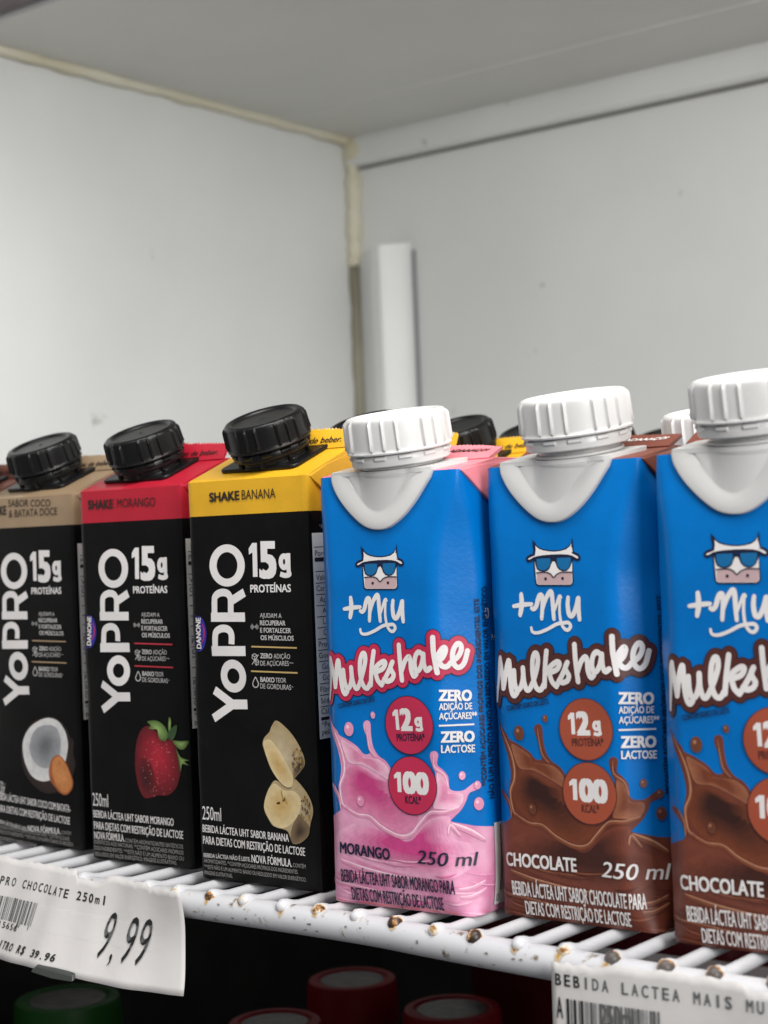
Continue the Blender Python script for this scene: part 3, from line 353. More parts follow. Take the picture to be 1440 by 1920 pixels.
def blob():
    rnd = random.Random(8); bm = bmesh.new(); bmesh.ops.create_icosphere(bm, subdivisions=3, radius=1)
    for v in bm.verts:
        k = 1 + 0.35 * math.sin(5 * v.co.x + 2) * math.sin(4 * v.co.y) * math.sin(6 * v.co.z + 1) + rnd.uniform(-.05, .05); v.co = Vector((v.co.x * 0.95 - 33.1, v.co.y * 0.5 + 43.2, v.co.z * 0.9 + 34.0)) * k
        v.co = Vector((v.co.x / k * CM + (k - 1) * 0.004, v.co.y / k * CM, v.co.z / k * CM + (k - 1) * 0.006))
    tag(link('sealant_lump', bm, 'sealant'), 'dirty lump of sealant smeared in the top corner under the ceiling', 'sealant')
blob()
# ------------------------------------------------------------------ wire shelf
def wire_shelf():
    root = empty('wire_shelf', 'white enamelled wire shelf with rusty wire ends carrying the drink cartons', 'wire shelf', (0, 0, 0))
    path = [(-34, -0.6, -0.40), (-20, -1.2, -0.40), (-12, -1.36, -0.40), (-5.4, -1.33, -0.40), (1.0, -1.33, -0.40), (3.9, -1.58, -0.40), (7.3, -1.80, -0.42), (12, -1.95, -0.44), (20, -2.0, -0.44), (32, -2.0, -0.44)]
    p = spline(path, False, 10); bm = bmesh.new(); tube(bm, p, 0.41, 20); rail = link('front_rail', bm, 'rail_enamel', root, angle=60)
    def ry(x):
        for a, b in zip(p, p[1:]):
            if a[0] <= x <= b[0]: return a[1] + (b[1] - a[1]) * (x - a[0]) / (b[0] - a[0])
        return -1.5
    stain = Print(lambda a, g, off: (a, ry(a) - (0.412 + off) * math.cos(g / 0.412), -0.405 + (0.412 + off) * math.sin(g / 0.412)), grid=(0.15, 0.05), base=0.002, step=0.0008); sr = random.Random(12)
    rnd = random.Random(4); x = -33.0; first = None
    while x < 31:
        j = rnd.uniform(-0.07, 0.07); yy = ry(x) + 0.0 + rnd.uniform(-0.06, 0.06)
        bm = bmesh.new(); r = 0.175
        pth = [(0, 43 - yy, -0.18), (0, 20 - yy, -0.18), (0, 2.0 - yy, -0.18), (0, 0.6, -0.17), (0, 0.32, -0.14), (0, 0.06, -0.08), (0, -0.10, -0.06), (0, -0.22, -0.10), (0, -0.29, -0.15)]
        tube(bm, [(a, b - 0.9, c) for a, b, c in pth], [r, r, r, r, r * 1.08, r * 1.22, r * 1.28, r * 1.05, r * 0.45], 14)
        o = link('wire', bm, 'wire_enamel', root, angle=70); o.location = ((x + j) * CM, (yy + 0.9) * CM, 0)
        if sr.random() < 0.6:      # rust that has run down on to the rail
            cx_, gz, ww, hh = x + j + sr.uniform(-0.08, 0.08), 0.30 + sr.uniform(-0.06, 0.02), sr.uniform(0.06, 0.15), sr.uniform(0.08, 0.2)
            stain.blend([(cx_ + ww * sr.uniform(0.6, 1.1) * math.cos(k * 0.7), gz + hh * sr.uniform(0.6, 1.1) * math.sin(k * 0.7)) for k in range(9)], ('#c9b48e', sr.choice(('#8a4f1c', '#a8783a', '#4a2a14'))), 0, k=4, end=0.3)
        if sr.random() < 0.7:
            for _ in range(sr.randint(1, 4)):
                cx_, gz, ww = x + sr.uniform(0, 1.3), sr.uniform(-0.2, 0.22), sr.uniform(0.02, 0.07)
                stain.poly([(cx_ + ww * sr.uniform(0.4, 1.6) * math.cos(k * 0.9), gz + 0.6 * ww * sr.uniform(0.4, 1.3) * math.sin(k * 0.9)) for k in range(7)], tone_mat('#8f8780', '#3a2c22', sr.choice((0.1, 0.3, 0.6, 0.9))), 4, False)
        x += 1.375
    stain.build('rail_stains', rail)['kind'] = 'stuff'
    for yb in (14.0, 30.0):
        bm = bmesh.new(); tube(bm, [(-33.5, yb, -0.85), (32, yb, -0.85)], 0.35, 12); link('cross_bar', bm, 'rail_enamel', root)
    return root
wire_shelf()
# ------------------------------------------------------------------ cartons
def rise(kind, yl):
    if kind == 'shake':
        if yl < 2.25: return 0.39 * yl
        return 0.88 if yl < 2.6 else 0.88 - 0.03 * (yl - 2.6)
    if yl < 2.0: return 0.17 * yl
    return 0.34
def body_mesh(kind, seed, zones, topmat, parent):
    """tube of rings plus the sloping top; zones = [(z_upper, material)...]"""
    sh = SHELL[kind]; h = sh['h']; N = 84; bm = bmesh.new(); names = [m for z, m in zones] + [topmat]
    zs = [0.0, 0.06, 0.2]; z = 0.45
    while z < h - 0.1: zs.append(z); z += 0.22
    for zz, _ in zones[:-1]: zs.append(zz)
    zs += [h - 0.06, h]; zs = sorted(set(zs)); rings = []
    def ring(z, dz=None, shrink=0.0):
        la, lb = half_lengths(sh, z); out = []
        for i in range(2 * N):
            s = -la + la * i / N if i < N else lb * (i - N) / N
            x, y = shell_xy(sh, z, s, seed)
            if shrink: x *= 1 - shrink / (sh['w'] / 2); y *= 1 - shrink / (sh['d'] / 2)
            zz = z + (rise(kind, y + sh['d'] / 2) if dz else 0)
            out.append(bm.verts.new((x * CM, y * CM, zz * CM)))
        return out
    rings.append(ring(0.0, None, 0.10))
    for z in zs[1:]: rings.append(ring(z))
    ends = [0.0] + zs[1:]
    for k, (a, b) in enumerate(zip(rings, rings[1:])):
        zc = ends[k + 1]; mi = next(i for i, (zu, _) in enumerate(zones) if zc <= zu + 1e-6)
        for i in range(2 * N):
            f = bm.faces.new((a[i], a[(i + 1) % (2 * N)], b[(i + 1) % (2 * N)], b[i])); f.material_index = mi
    bm.faces.new(rings[0][::-1])
    top = ring(h, True, 0.02)
    for i in range(2 * N): f = bm.faces.new((rings[-1][i], rings[-1][(i + 1) % (2 * N)], top[(i + 1) % (2 * N)], top[i])); f.material_index = len(zones)
    top2 = ring(h, True, 0.09)
    for v in top2: v.co.z += 0.02 * CM
    for i in range(2 * N): f = bm.faces.new((top[i], top[(i + 1) % (2 * N)], top2[(i + 1) % (2 * N)], top2[i])); f.material_index = len(zones)
    for i in range(1, N):     # bridge left and right halves across the top
        a, b = top2[N - i], top2[(N + i) % (2 * N)]; c, d = top2[N - i + 1] , top2[N + i - 1]
        vs = [a, c, d, b] if c is not d else [a, c, b]
        f = bm.faces.new(vs); f.material_index = len(zones)
    f = bm.faces.new([top2[0], top2[1], top2[2 * N - 1]]); f.material_index = len(zones)
    bmesh.ops.recalc_face_normals(bm, faces=bm.faces[:])
    return link('body', bm, names, parent, angle=32)
def fin(kind, mt, parent, seed):
    """transverse seal strip with its pinked edge"""
    sh = SHELL[kind]; hw = sh['w'] / 2; rnd = random.Random(seed); bm = bmesh.new()
    if kind == 'shake': y0, z0, y1, z1 = 2.2, 0.87, 2.52, 1.42
    else: y0, z0, y1, z1 = 1.72, 0.27, 2.55, 0.66
    L = math.hypot(y1 - y0, z1 - z0); uy, uz = (y1 - y0) / L, (z1 - z0) / L; ny, nz = -uz, uy
    n = 72; W = hw - 0.05
    def P(x, t, o): 
        sag = 0.05 * math.sin(1.4 * x + seed) * t / L
        return (x, -sh['d'] / 2 + y0 + uy * t + ny * (o + sag), sh['h'] + z0 + uz * t + nz * (o + sag))
    rows = []
    for i in range(n + 1):
        x = -W + 2 * W * i / n; e = L * (1 - 0.16 * (abs(x) / W) ** 5) + (0.04 if i % 2 else -0.03) + rnd.uniform(-0.02, 0.02)
        rows.append([bm.verts.new([c * CM for c in P(x, t, o)]) for t, o in ((-0.05, 0.0), (-0.05, 0.09), (e * 0.5, 0.10), (e, 0.09), (e, 0.02), (e * 0.5, 0.0))])
    for a, b in zip(rows, rows[1:]):
        for k in range(6): bm.faces.new((a[k], b[k], b[(k + 1) % 6], a[(k + 1) % 6])).material_index = 1 if k == 3 else 0
    bm.faces.new(rows[0]); bm.faces.new(rows[-1][::-1]); bmesh.ops.recalc_face_normals(bm, faces=bm.faces[:])
    return link('seal_strip', bm, [mt, 'paper_edge'], parent, angle=30), (lambda s, t, off: P(s, t, 0.105 + off)), L
def ear(kind, mt, parent, side):
    sh = SHELL[kind]; hw, hd, h = sh['w'] / 2, sh['d'] / 2, sh['h']; o1 = 0.16 if kind == 'prisma' else 0.10
    pr = [(-hd + 0.10, h - 0.02), (-hd + 0.35, h - 0.22), (-hd + 1.2, h - 0.80), (0.0, h - 1.30), (hd - 1.2, h - 0.80), (hd - 0.15, h - 0.05), (hd - 0.2, h + 0.25), (0.3, h + rise(kind, 2.4) - 0.03), (-hd + 1.0, h + rise(kind, 1.0) - 0.03)]
    bm = bmesh.new(); prism(bm, pr, lambda y, z: (side * (hw - 0.12), y, z), lambda y, z: (side * (hw + o1 * min(1, max(0, (h + 0.15 - z) / 0.5)) - 0.01), y, z))
    return link('side_flap', bm, mt, parent, bevel=0.035, angle=30)
def screw_cap(kind, mt, parent, loc, tilt, spin):
    Rr, H = (1.28, 0.84) if kind == 'shake' else (1.45, 1.02)
    gap = 0.30 if kind == 'shake' else 0.34
    ribs = [R(60 * g + 15 * k) for g in range(6) for k in (0, 1, 2)]
    def rad(a, r, z):
        if r < Rr * 0.96 or z < 0.10 or z > H - 0.10: return 0.0
        d = min(abs((a - q + math.pi) % (2 * math.pi) - math.pi) for q in ribs); return 0.075 * math.exp(-(d / R(1.35)) ** 2) * min(1, (z - 0.08) / 0.06, (H - 0.08 - z) / 0.05)
    bm = bmesh.new(); tp = 0.06
    prof = [(Rr * 0.9, 0.02), (Rr * 0.99, 0.0), (Rr + 0.02, 0.02), (Rr + 0.025, 0.06), (Rr, 0.09), (Rr - 0.005, 0.16), (Rr - 0.02, 0.35), (Rr - 0.03, H - 0.25), (Rr - 0.04, H - 0.16), (Rr - 0.045, H - 0.11), (Rr - 0.06, H - 0.06), (Rr - 0.10, H - 0.02), (Rr - 0.16, H), (Rr - 0.24, H), (Rr - 0.30, H - 0.03), (Rr - 0.33, H - 0.07), (0.9, H - 0.075), (0.35, H - 0.07), (0.06, H - 0.07), (0.04, H - 0.05)]
    lathe(bm, prof, 540, rad); c = link('screw_cap', bm, mt, parent, angle=38); c.location = [v * CM for v in loc]; c.rotation_euler = (R(tilt), 0, R(spin)); c.rotation_mode = 'ZYX'
    c.rotation_mode = 'XYZ'; c.matrix_local = Matrix.Translation(Vector(loc) * CM) @ Matrix.Rotation(R(tilt), 4, 'X') @ Matrix.Translation((0, 0, gap * CM + 0.25 * CM)) @ Matrix.Rotation(R(spin), 4, 'Z')
    bm = bmesh.new(); r2 = Rr - 0.07
    def tooth(a, r, z): return 0.05 if (z > -0.16 and r > r2 - 0.02 and (math.degrees(a) % 30) < 15) else 0.0
    lathe(bm, [(r2 - 0.15, -gap), (r2 - 0.03, -gap), (r2, -gap + 0.03), (r2 + 0.01, -0.19), (r2 + 0.01, -0.17), (r2, -0.12), (r2 - 0.01, -0.06), (r2 - 0.04, -0.02), (r2 - 0.2, -0.02)], 240, tooth)
    t = link('tamper_ring', bm, mt, c, angle=30); return c
def side_table(P, wid, hd, h):
    """nutrition table on the right-hand face"""
    s0 = SHELL['shake']['w'] / 2 + 0.10; z1, z0 = D['table_z']; s1 = s0 + 3.9
    P.poly([(s0, z0), (s1, z0), (s1, z1), (s0, z1)], 'table_white', 0, False)
    for z, k in D['table_lines']: P.bar((s0 + 0.08, z), (s1 - 0.1, z), 0.030 * k if k > 1 else 0.022, 'K', 1)
    P.text('INFORMAÇÃO NUTRICIONAL', (s0 + 0.55, z1 - 0.33), (s0 + 3.4, z1 - 0.33), 0.19, 0.03, 'K', 1)
    for t, z, ind in D['table_text']: P.text(t, (s0 + 0.10 + ind, z), (s0 + 0.10 + ind + 0.108 * len(t), z), 0.16, 0.004, 'K', 1)
    P.text('*AS PORÇÕES', (s0 + 0.35, z1 + 0.12), (s0 + 1.3, z1 + 0.12), 0.13, 0, 'g', 1)
    z = z0 - 0.3
    for t in ('Ingredientes:', 'proteína do', 'soro do leite', '(concentrado),', 'cacau em pó,', 'aromatizante.'): P.text(t, (s0 + 0.9, z), (s0 + 2.2, z), 0.14, 0, 'g', 1); z -= 0.24
    z -= 0.2
    for t in ('NÃO CONTÉM', 'GLÚTEN'): P.text(t, (s0 + 0.9, z), (s0 + 2.9, z), 0.22, 0.03, 'w', 1); z -= 0.33
def shake_carton(key, label, loc, rotz, band, line, text, picture, seed, full=True, group=None, dx=0.0):
    sh = SHELL['shake']; hd, h = sh['d'] / 2, sh['h']
    a = R(rotz); cx, cy = sh['w'] / 2, sh['d'] / 2
    t = empty('drink_carton', label, 'drink carton', (loc[0] + math.cos(a) * cx - math.sin(a) * cy, loc[1] + math.sin(a) * cx + math.cos(a) * cy, 0.0), rotz, group)
    b = body_mesh('shake', seed, [(D['band_z'], 'black_card'), (99, band)], band, t)
    f, ff, L = fin('shake', band, t, seed)
    for s in (-1, 1): ear('shake', band, t, s)
    if full:
        P = Print(lambda s, z, off: shell_pt(sh, s, z, off, seed))
        P.texts(D['shake_text'], 2)
        for p, q in D['lines']: P.bar(p, q, 0.045, line, 2)
        P.poly(D['drop'], 'w', 2); dc = (sum(p[0] for p in D['drop']) / 8, sum(p[1] for p in D['drop']) / 8); P.poly([(dc[0] + (p[0] - dc[0]) * 0.72, dc[1] + (p[1] - dc[1]) * 0.76) for p in D['drop']], 'black_card', 3)
        (ax, az), (bx, bz) = D['bell']; P.bar((ax + 0.05, az), (bx - 0.05, bz), 0.025, 'g', 2)
        for q, l in ((0.02, 0.10), (0.065, 0.17), (0.11, 0.09)):
            P.bar((ax + q, az - l / 2), (ax + q, az + l / 2), 0.03, 'g', 2); P.bar((bx - q, bz - l / 2), (bx - q, bz + l / 2), 0.03, 'g', 2)
        for q in ('cube', 'cube2'):
            c = D[q]; P.stroke(c + [c[0]], 0.022, 'w', 2, False); m = (sum(v[0] for v in c) / 6, sum(v[1] for v in c) / 6)
            for i in (0, 2, 4): P.bar(m, c[i], 0.02, 'w', 2)
        P.bar(*D['pct'], 0.025, 'w', 3)
        P.texts(text, 5); side_table(P, 0, hd, h); P.build('front_print', b)
        P = Print(lambda s, z, off: shell_pt(sh, s, z, off, seed)); u = 1 / 4.8 / 62 / 0.985
        for O, fl in ((D['logo_O'], 1), (D['logo_o'], 1)):
            c, xo, yo, xi, yi = O; ro, ri = c[0] - xo[0], c[0] - xi[0]; P.ring(c, ri, ro, 'W', 2, (yi[1] - c[1]) / ri, (yo[1] - c[1]) / ro)
        for pts, wpx in D['logo']: P.stroke(pts, wpx * u * 1.08, 'W', 2, len(pts) > 2, butt=True)
        P.build('brand_logo', b)
        P = Print(lambda s, z, off: shell_pt(sh, s, z, off, seed)); P.poly([(-2.72, D['oval'][0][1] - 0.05)] + D['oval'] + [(-2.72, D['oval'][-1][1] + 0.05)], 'oval_blue', 2); P.stroke(D['oval_arc'], 0.05, 'oval_red', 3, taper=lambda e: 0.3 + 0.7 * math.sin(math.pi * e)); P.texts(D['oval_text'], 3); P.build('maker_emblem', b)
        P = Print(lambda s, z, off: shell_pt(sh, s, z, off, seed)); rnd = random.Random(2)
        GR = {'banana_side': ('#a8946e', '#b8a688'), 'banana_flesh': ('#d0bc90', '#bd9c60'), 'banana_bruise': ('#7a654a', '#3e3024'), 'berry': ('#5e0c16', '#a81e30'), 'berry_light': ('#9c1a2a', '#bd3a48'), 'berry_deep': ('#641018', '#380a0f'), 'coconut': ('#d4d2d0', '#b8b6b6'), 'coconut_in': ('#98999c', '#66686c'), 'potato': ('#c47c44', '#cf8c54'), 'husk': ('#21140f', '#4a3026'), 'leaf': ('#4d6b30', '#8fa864')}
        for i, (m_, pts) in enumerate(picture):
            if m_ == 'banana_core': continue
            if m_ == 'berry_deep' and i == 2 or m_ == 'berry_light': continue
            if m_ in GR: P.blend(pts, GR[m_], 1 + i * 1.0, center=((sum(q[0] for q in pts) / len(pts) + 0.12, sum(q[1] for q in pts) / len(pts) + 0.35) if m_ == 'berry' else None), k=9, end=0.2)
            else: P.poly(pts, m_, 1 + i * 1.0)
        if picture[0][0] == 'banana_side':
            for x, z, l in ((1.0, 2.93, 0.35), (1.12, 2.75, 0.25)): P.stroke([(x, z), (x + 0.03, z - l * 0.5), (x + 0.10, z - l)], 0.03, 'banana_core', 14, taper=lambda e: 0.2 + 0.8 * math.sin(math.pi * min(1, max(0, e))))
            for c_, r0 in ((picture[0][1], 0), (picture[4][1], 1)):
                mx = max(q[0] for q in c_); mz = sum(q[1] for q in c_) / len(c_)
                for i in range(34): x, z = rnd.uniform(mx - 0.42, mx - 0.08), rnd.uniform(mz - 0.35, mz + (0.45 if r0 else 0.25)); P.circle((x, z), rnd.uniform(0.012, 0.035), rnd.choice(('banana_bruise', 'banana_core')), 13, ry=rnd.uniform(0.02, 0.06), n=9)
        if picture[0][0] == 'husk':
            c_ = picture[4][1]; mx = sum(v[0] for v in c_) / len(c_); mz = sum(v[1] for v in c_) / len(c_)
            for i in range(40): P.circle((mx + rnd.uniform(-0.22, 0.22), mz + rnd.uniform(-0.5, 0.5)), rnd.uniform(0.01, 0.02), 'potato_skin', 14, n=7)
        if picture[0][0] == 'berry':
            for i in range(90):
                x, z = rnd.uniform(0.2, 1.75), rnd.uniform(2.2, 4.2)
                if ((x - 0.95) / 0.72) ** 2 + ((z - 3.2) / 1.0) ** 2 < 1: P.circle((x, z), rnd.uniform(0.010, 0.022), 'berry_dot', 13, n=8)
        P.build('fruit_picture', b)
    P = Print(ff, grid=5.0)
    P.text('Agite antes de beber.', (-0.8, 0.14), (2.0, 0.14), 0.20, 0.02, 'K', 1, True); P.build('strip_print', f)
    # pouring spout: square black plate on the slope, neck, cap
    al = math.degrees(math.atan(0.39)); sp = Matrix.Translation(Vector((0.02 + dx, -hd + 0.50, h + 0.195 + 0.02)) * CM) @ Matrix.Rotation(R(al), 4, 'X')
    bm = bmesh.new(); q = []
    for cx_, cy_, a0 in ((1.25, 1.75, 0), (-1.25, 1.75, 90), (-1.25, 0.25, 180), (1.25, 0.25, 270)):
        for k in range(7): q.append((cx_ + 0.25 * math.cos(R(a0 + 15 * k)), cy_ + 0.25 * math.sin(R(a0 + 15 * k))))
    prism(bm, q, lambda x, y: (x, y, 0.0), lambda x, y: (x, y, 0.13)); p_ = link('spout_plate', bm, 'black_plastic', t, bevel=0.045, angle=30); p_.matrix_local = sp
    bm = bmesh.new(); lathe(bm, [(1.12, 0.12), (1.08, 0.17), (1.06, 0.8)], 64)
    for k in range(8):
        a_ = R(45 * k + 20); box(bm, (-0.05, -0.05, 0.12), (0.05, 0.05, 0.34))
        for v in bm.verts[-8:]: v.co += Vector((1.12 * math.cos(a_), 1.12 * math.sin(a_), 0)) * CM
    n_ = link('neck', bm, 'black_plastic', p_, angle=30); n_.location = (0, 0.98 * CM, 0)
    c_ = screw_cap('shake', 'black_plastic', t, (0, 0, 0), 0, 0); c_.matrix_local = sp @ Matrix.Translation(Vector((0, 0.98, 0.13 + 0.17 + 0.30)) * CM) @ Matrix.Rotation(R(seed * 40), 4, 'Z')
    return t
def loft(bm, rows):
    V = [[bm.verts.new([c * CM for c in p]) for p in r] for r in rows]
    for a, b in zip(V, V[1:]):
        for i in range(len(a) - 1): bm.faces.new((a[i], a[i + 1], b[i + 1], b[i]))
def resample(p, n):
    p = spline(p, False, 8); L = [0]
    for a, b in zip(p, p[1:]): L.append(L[-1] + math.dist(a, b))
    out = []; j = 0
    for i in range(n):
        t = L[-1] * i / (n - 1)
        while j < len(L) - 2 and L[j + 1] < t: j += 1
        k = (t - L[j]) / max(1e-9, L[j + 1] - L[j]); out.append(tuple(p[j][m] + (p[j + 1][m] - p[j][m]) * k for m in (0, 1)))
    return out
def prisma_carton(flav, label, loc, rotz, seed, text, full=True, group=None, lift=0.0, dx=0.0):
    sh = SHELL['prisma']; hd, h = sh['d'] / 2, sh['h']; topm = 'pink_card' if flav == 'pink' else 'choc_card'
    a = R(rotz); cx, cy = sh['w'] / 2, sh['d'] / 2
    t = empty('drink_carton', label, 'drink carton', (loc[0] + math.cos(a) * cx - math.sin(a) * cy, loc[1] + math.sin(a) * cx + math.cos(a) * cy, 0.0), rotz, group)
    b = body_mesh('prisma', seed, [(0.2, topm), (99, 'blue_card')], topm, t)
    f, ff, L = fin('prisma', topm, t, seed)
    for s in (-1, 1): ear('prisma', topm, t, s)
    fn = lambda s, z, off: shell_pt(sh, s, z, off, seed)
    if full:
        tone = lambda n: '%s_milk_%s' % (flav, n)
        P = Print(fn, grid=(0.085, 0.22))
        P.poly(spline(D['splash'], False, 5) + [(4.2, 2.2), (5.6, 2.3), (5.6, 0.03), (-4.6, 0.03), (-4.6, 2.5), (-3.4, 2.35)] + spline(D['splash_left'], False, 5), tone('base'), 0, False)
        cl = SPL[flav]; T0 = lambda n, i=0: cl[n][i]
        P.blend(D['flow'], (T0('base', 1), T0('flow')), 1, k=9, end=0.35); P.blend(D['bowl'], (T0('lobe'), T0('deep')), 2.2, center=(-0.9, 3.6), k=9, end=0.35)
        P.blend(D['lobe'], (T0('rim'), T0('lobe')), 3.5, k=6, end=0.45); P.blend(D['lobe2'], (T0('rim'), T0('lobe')), 3.5, k=6, end=0.4)
        hump = lambda e: 0.25 + 0.75 * math.sin(math.pi * min(1, max(0, e))) ** 0.6
        for i, (pts, wpx) in enumerate(D['rims']):
            wd = wpx / 3 / 66 * 1.1; P.stroke([(x, z - 0.03) for x, z in pts], wd * 2.3, tone_mat(T0('lobe'), T0('rim'), 0.2), 4.4, taper=hump); P.stroke(pts, wd * 1.2, tone_mat(T0('lobe'), T0('rim'), 0.6), 4.6, taper=hump); P.stroke([(x, z + 0.015) for x, z in pts], wd * 0.5, tone_mat(T0('rim'), T0('rim', 1), 1.0), 4.8, taper=hump)
        rnd = random.Random(11)
        for i in range(26):      # flowing streaks low on the wrap
            x, z, l = rnd.uniform(-2.6, 2.2), rnd.uniform(0.12, 1.5), rnd.uniform(0.6, 1.8); sl = rnd.uniform(-0.25, 0.05)
            P.stroke([(x, z), (x + l * 0.35, z + sl * 0.35 - 0.04), (x + l * 0.7, z + sl * 0.7 - 0.02), (x + l, z + sl + 0.04)], rnd.uniform(0.02, 0.07), tone_mat(T0('base', 1), T0('rim') if rnd.random() < 0.55 else T0('flow'), rnd.choice((0.3, 0.5, 0.7))), 3.4, taper=lambda e: 0.1 + 0.9 * math.sin(math.pi * min(1, max(0, e))))
        for c, r in D['drops']:
            P.circle(c, r * 0.92, tone('drop'), 3, ry=r * 1.15, n=24); P.circle((c[0] - r * 0.25, c[1] + r * 0.35), r * 0.3, tone('rim'), 3.5, n=12)
        P.build('splash_picture', b)
        P = Print(fn, grid=(0.085, 0.22)); P.texts([i for i in D['mu_text'] if i[0] not in ('12', 'g', 'PROTEÍNA*', '100', 'KCAL*')], 22, {}); P.bar(*D['mu_rule'], 0.045, 'W', 22); P.texts(text, 22); P.texts(D['mu_side_text'], 22)
        (s0, z1), (s1, z0) = D['barcode']; s0 = 3.02; z1 = 2.42; z0 = 0.22
        P.poly([(s0, z0), (s0 + 2.2, z0), (s0 + 2.2, z1), (s0, z1)], 'barcode_white', 20, False); rnd = random.Random(7); x = s0 + 0.25
        while x < s0 + 2.0: wd = rnd.choice((0.02, 0.04, 0.06)); P.poly([(x, z0 + 0.35), (x + wd, z0 + 0.35), (x + wd, z1 - 0.08), (x, z1 - 0.08)], 'K', 22, False); x += wd + rnd.choice((0.025, 0.04, 0.06))
        P.text('0', (s0 + 0.08, z0 + 0.08), (s0 + 0.21, z0 + 0.08), 0.2, 0.0, 'K', 22); P.text('0', (3.02, 7.9), (3.22, 7.9), 0.3, 0.02, 'W', 3); P.text('Porção', (3.3, 7.3), (3.85, 7.3), 0.16, 0.0, 'W', 3)
        P.build('panel_print', b)
        for i, c in enumerate(D['badge']):
            P = Print(fn, grid=(0.085, 0.22)); rr = 0.80; P.circle(c, rr, 'N' if flav == 'pink' else 'maroon', 19); P.circle(c, rr - 0.022, 'crimson' if flav == 'pink' else 'rust_badge', 20)
            P.texts([q for q in D['mu_text'] if q[0] in (('12', 'g', 'PROTEÍNA*') if i == 0 else ('100', 'KCAL*'))], 21, {} if flav == 'pink' else {'N': 'maroon'}); P.build('badge', b)
        P = Print(fn, grid=(0.085, 0.22))
        for l, wd, m_ in ((4, 0.455, 'N' if flav == 'pink' else 'K'), (5, 0.41, 'crimson' if flav == 'pink' else 'maroon'), (12, 0.142, 'W')):
            for q in D['script']: P.stroke(q, wd, m_, l, n=7)
        P.build('product_script', b)
        P = Print(fn, grid=(0.085, 0.22))
        for q, wpx in D['plusmu']: P.stroke(q, wpx / 4 / 66 * 1.5, 'W', 2, taper=lambda e: 0.78 + 0.22 * math.sin(math.pi * min(1, max(0, e))))
        for i, (m_, q, o_) in enumerate(D['cow']):
            if o_: P.stroke(q + [q[0]], o_, 'N', 2 + i * 0.5, False)
            P.poly(q, m_, 2.3 + i * 0.5, False)
        for q in D['cow_lines']: P.stroke(q, 0.03, 'N', 9)
        P.build('brand_emblem', b)
    P = Print(ff, grid=5.0); P.text('ADAAAÇO!', (0.72, 0.42), (2.0, 0.42), 0.17, 0.03, 'K' if flav == 'pink' else 'W', 1, True); P.build('strip_print', f)
    # one-piece white spout: bib down the front, deck, neck
    bm = bmesh.new(); n = 41; uo, ui = resample(D['bib_out'], n), resample(D['bib_in'], n)
    uo[0] = (uo[0][0], h + 0.02); uo[-1] = (uo[-1][0], h + 0.02); ui[0] = (ui[0][0], h + 0.04); ui[-1] = (ui[-1][0], h + 0.04)
    lerp = lambda p, q, k: tuple(a + (b2 - a) * k for a, b2 in zip(p, q))
    cxm = 0.02 + dx; ncy, ncz, nr, tl = -hd + 0.78, h + 0.10, 1.22, R(10)
    U = lambda k, off: [shell_pt(sh, *(lerp(p, q, k)), off, seed) for p, q in zip(uo, ui)]
    base = [U(0, -0.02), U(0, 0.08), U(0.04, 0.115), U(0.12, 0.135), U(0.5, 0.14), U(0.9, 0.135), U(1.0, 0.12)]
    neckr = []
    for i in range(n):
        g = math.pi + math.pi * i / (n - 1); x, y = nr * math.cos(g), nr * math.sin(g); yy = min(ncy + y, -hd - 0.16); neckr.append((cxm + x * 1.02, yy, h + 0.03 + 0.17 * (yy + hd)))
    for k in (0.05, 0.25, 0.5, 0.75, 1.0):
        base.append([(p[0] + (q[0] - p[0]) * k, p[1] + (q[1] - p[1]) * k ** 1.25, p[2] + (q[2] - p[2]) * k) for p, q in zip(base[6], neckr)])
    loft(bm, base); 
    q = []
    for cx_, cy_, a0, r_ in ((1.62, 1.25, 0, 0.22), (-1.62, 1.25, 90, 0.22)):
        for k in range(7): q.append((cx_ + r_ * math.cos(R(a0 + 15 * k)), cy_ + r_ * math.sin(R(a0 + 15 * k))))
    q += [(uo[0][0] + 0.02, 0.1), (uo[0][0] + 0.03, -0.10)] + [(v[0], v[1] + hd - 0.01) for v in neckr] + [(uo[-1][0] - 0.03, -0.10), (uo[-1][0] - 0.02, 0.1)]
    prism(bm, q, lambda x, y: (x, y - hd, h + 0.005 + 0.17 * y), lambda x, y: (x, y - hd, h + 0.125 + 0.17 * y))
    s_ = link('spout', bm, 'white_plastic', t, angle=35)
    ax = Matrix.Translation(Vector((cxm, ncy, ncz)) * CM) @ Matrix.Rotation(tl, 4, 'X')
    bm = bmesh.new(); lathe(bm, [(nr, -0.05), (nr + 0.02, 0.02), (nr - 0.02, 0.06), (nr - 0.10, 0.08), (nr - 0.11, 0.16), (nr - 0.05, 0.18), (nr - 0.05, 0.24), (nr - 0.15, 0.26), (nr - 0.15, 0.9)], 72)
    n_ = link('neck', bm, 'white_plastic', s_, angle=35); n_.matrix_local = ax
    c_ = screw_cap('prisma', 'white_plastic', t, (0, 0, 0), 0, 0); c_.matrix_local = ax @ Matrix.Translation(Vector((0, 0, 0.20 + 0.34 + lift)) * CM) @ Matrix.Rotation(R(seed * 37), 4, 'Z')
    return t
GS = 'black shake cartons in a row'; GM = 'blue shake cartons in a row'
ban = shake_carton('banana', 'black shake carton with yellow top and banana picture, in the front row', (-5.96, 0.03), 1.7, 'yellow_card', 'gold', D['banana_text'], D['banana_pic'], 0.6, True, GS)
mor = shake_carton('morango', 'black shake carton with red top and strawberry picture', (-11.64, 0.73), 2.0, 'red_card', 'red_line', D['morango_text'], D['morango_pic'], 1.7, True, GS, -0.30)
coc = shake_carton('coco', 'black shake carton with tan top and coconut picture', (-17.42, 1.42), 1.5, 'tan_card', 'tan_line', D['coco_text'], D['coco_pic'], 2.9, True, GS, -0.28)
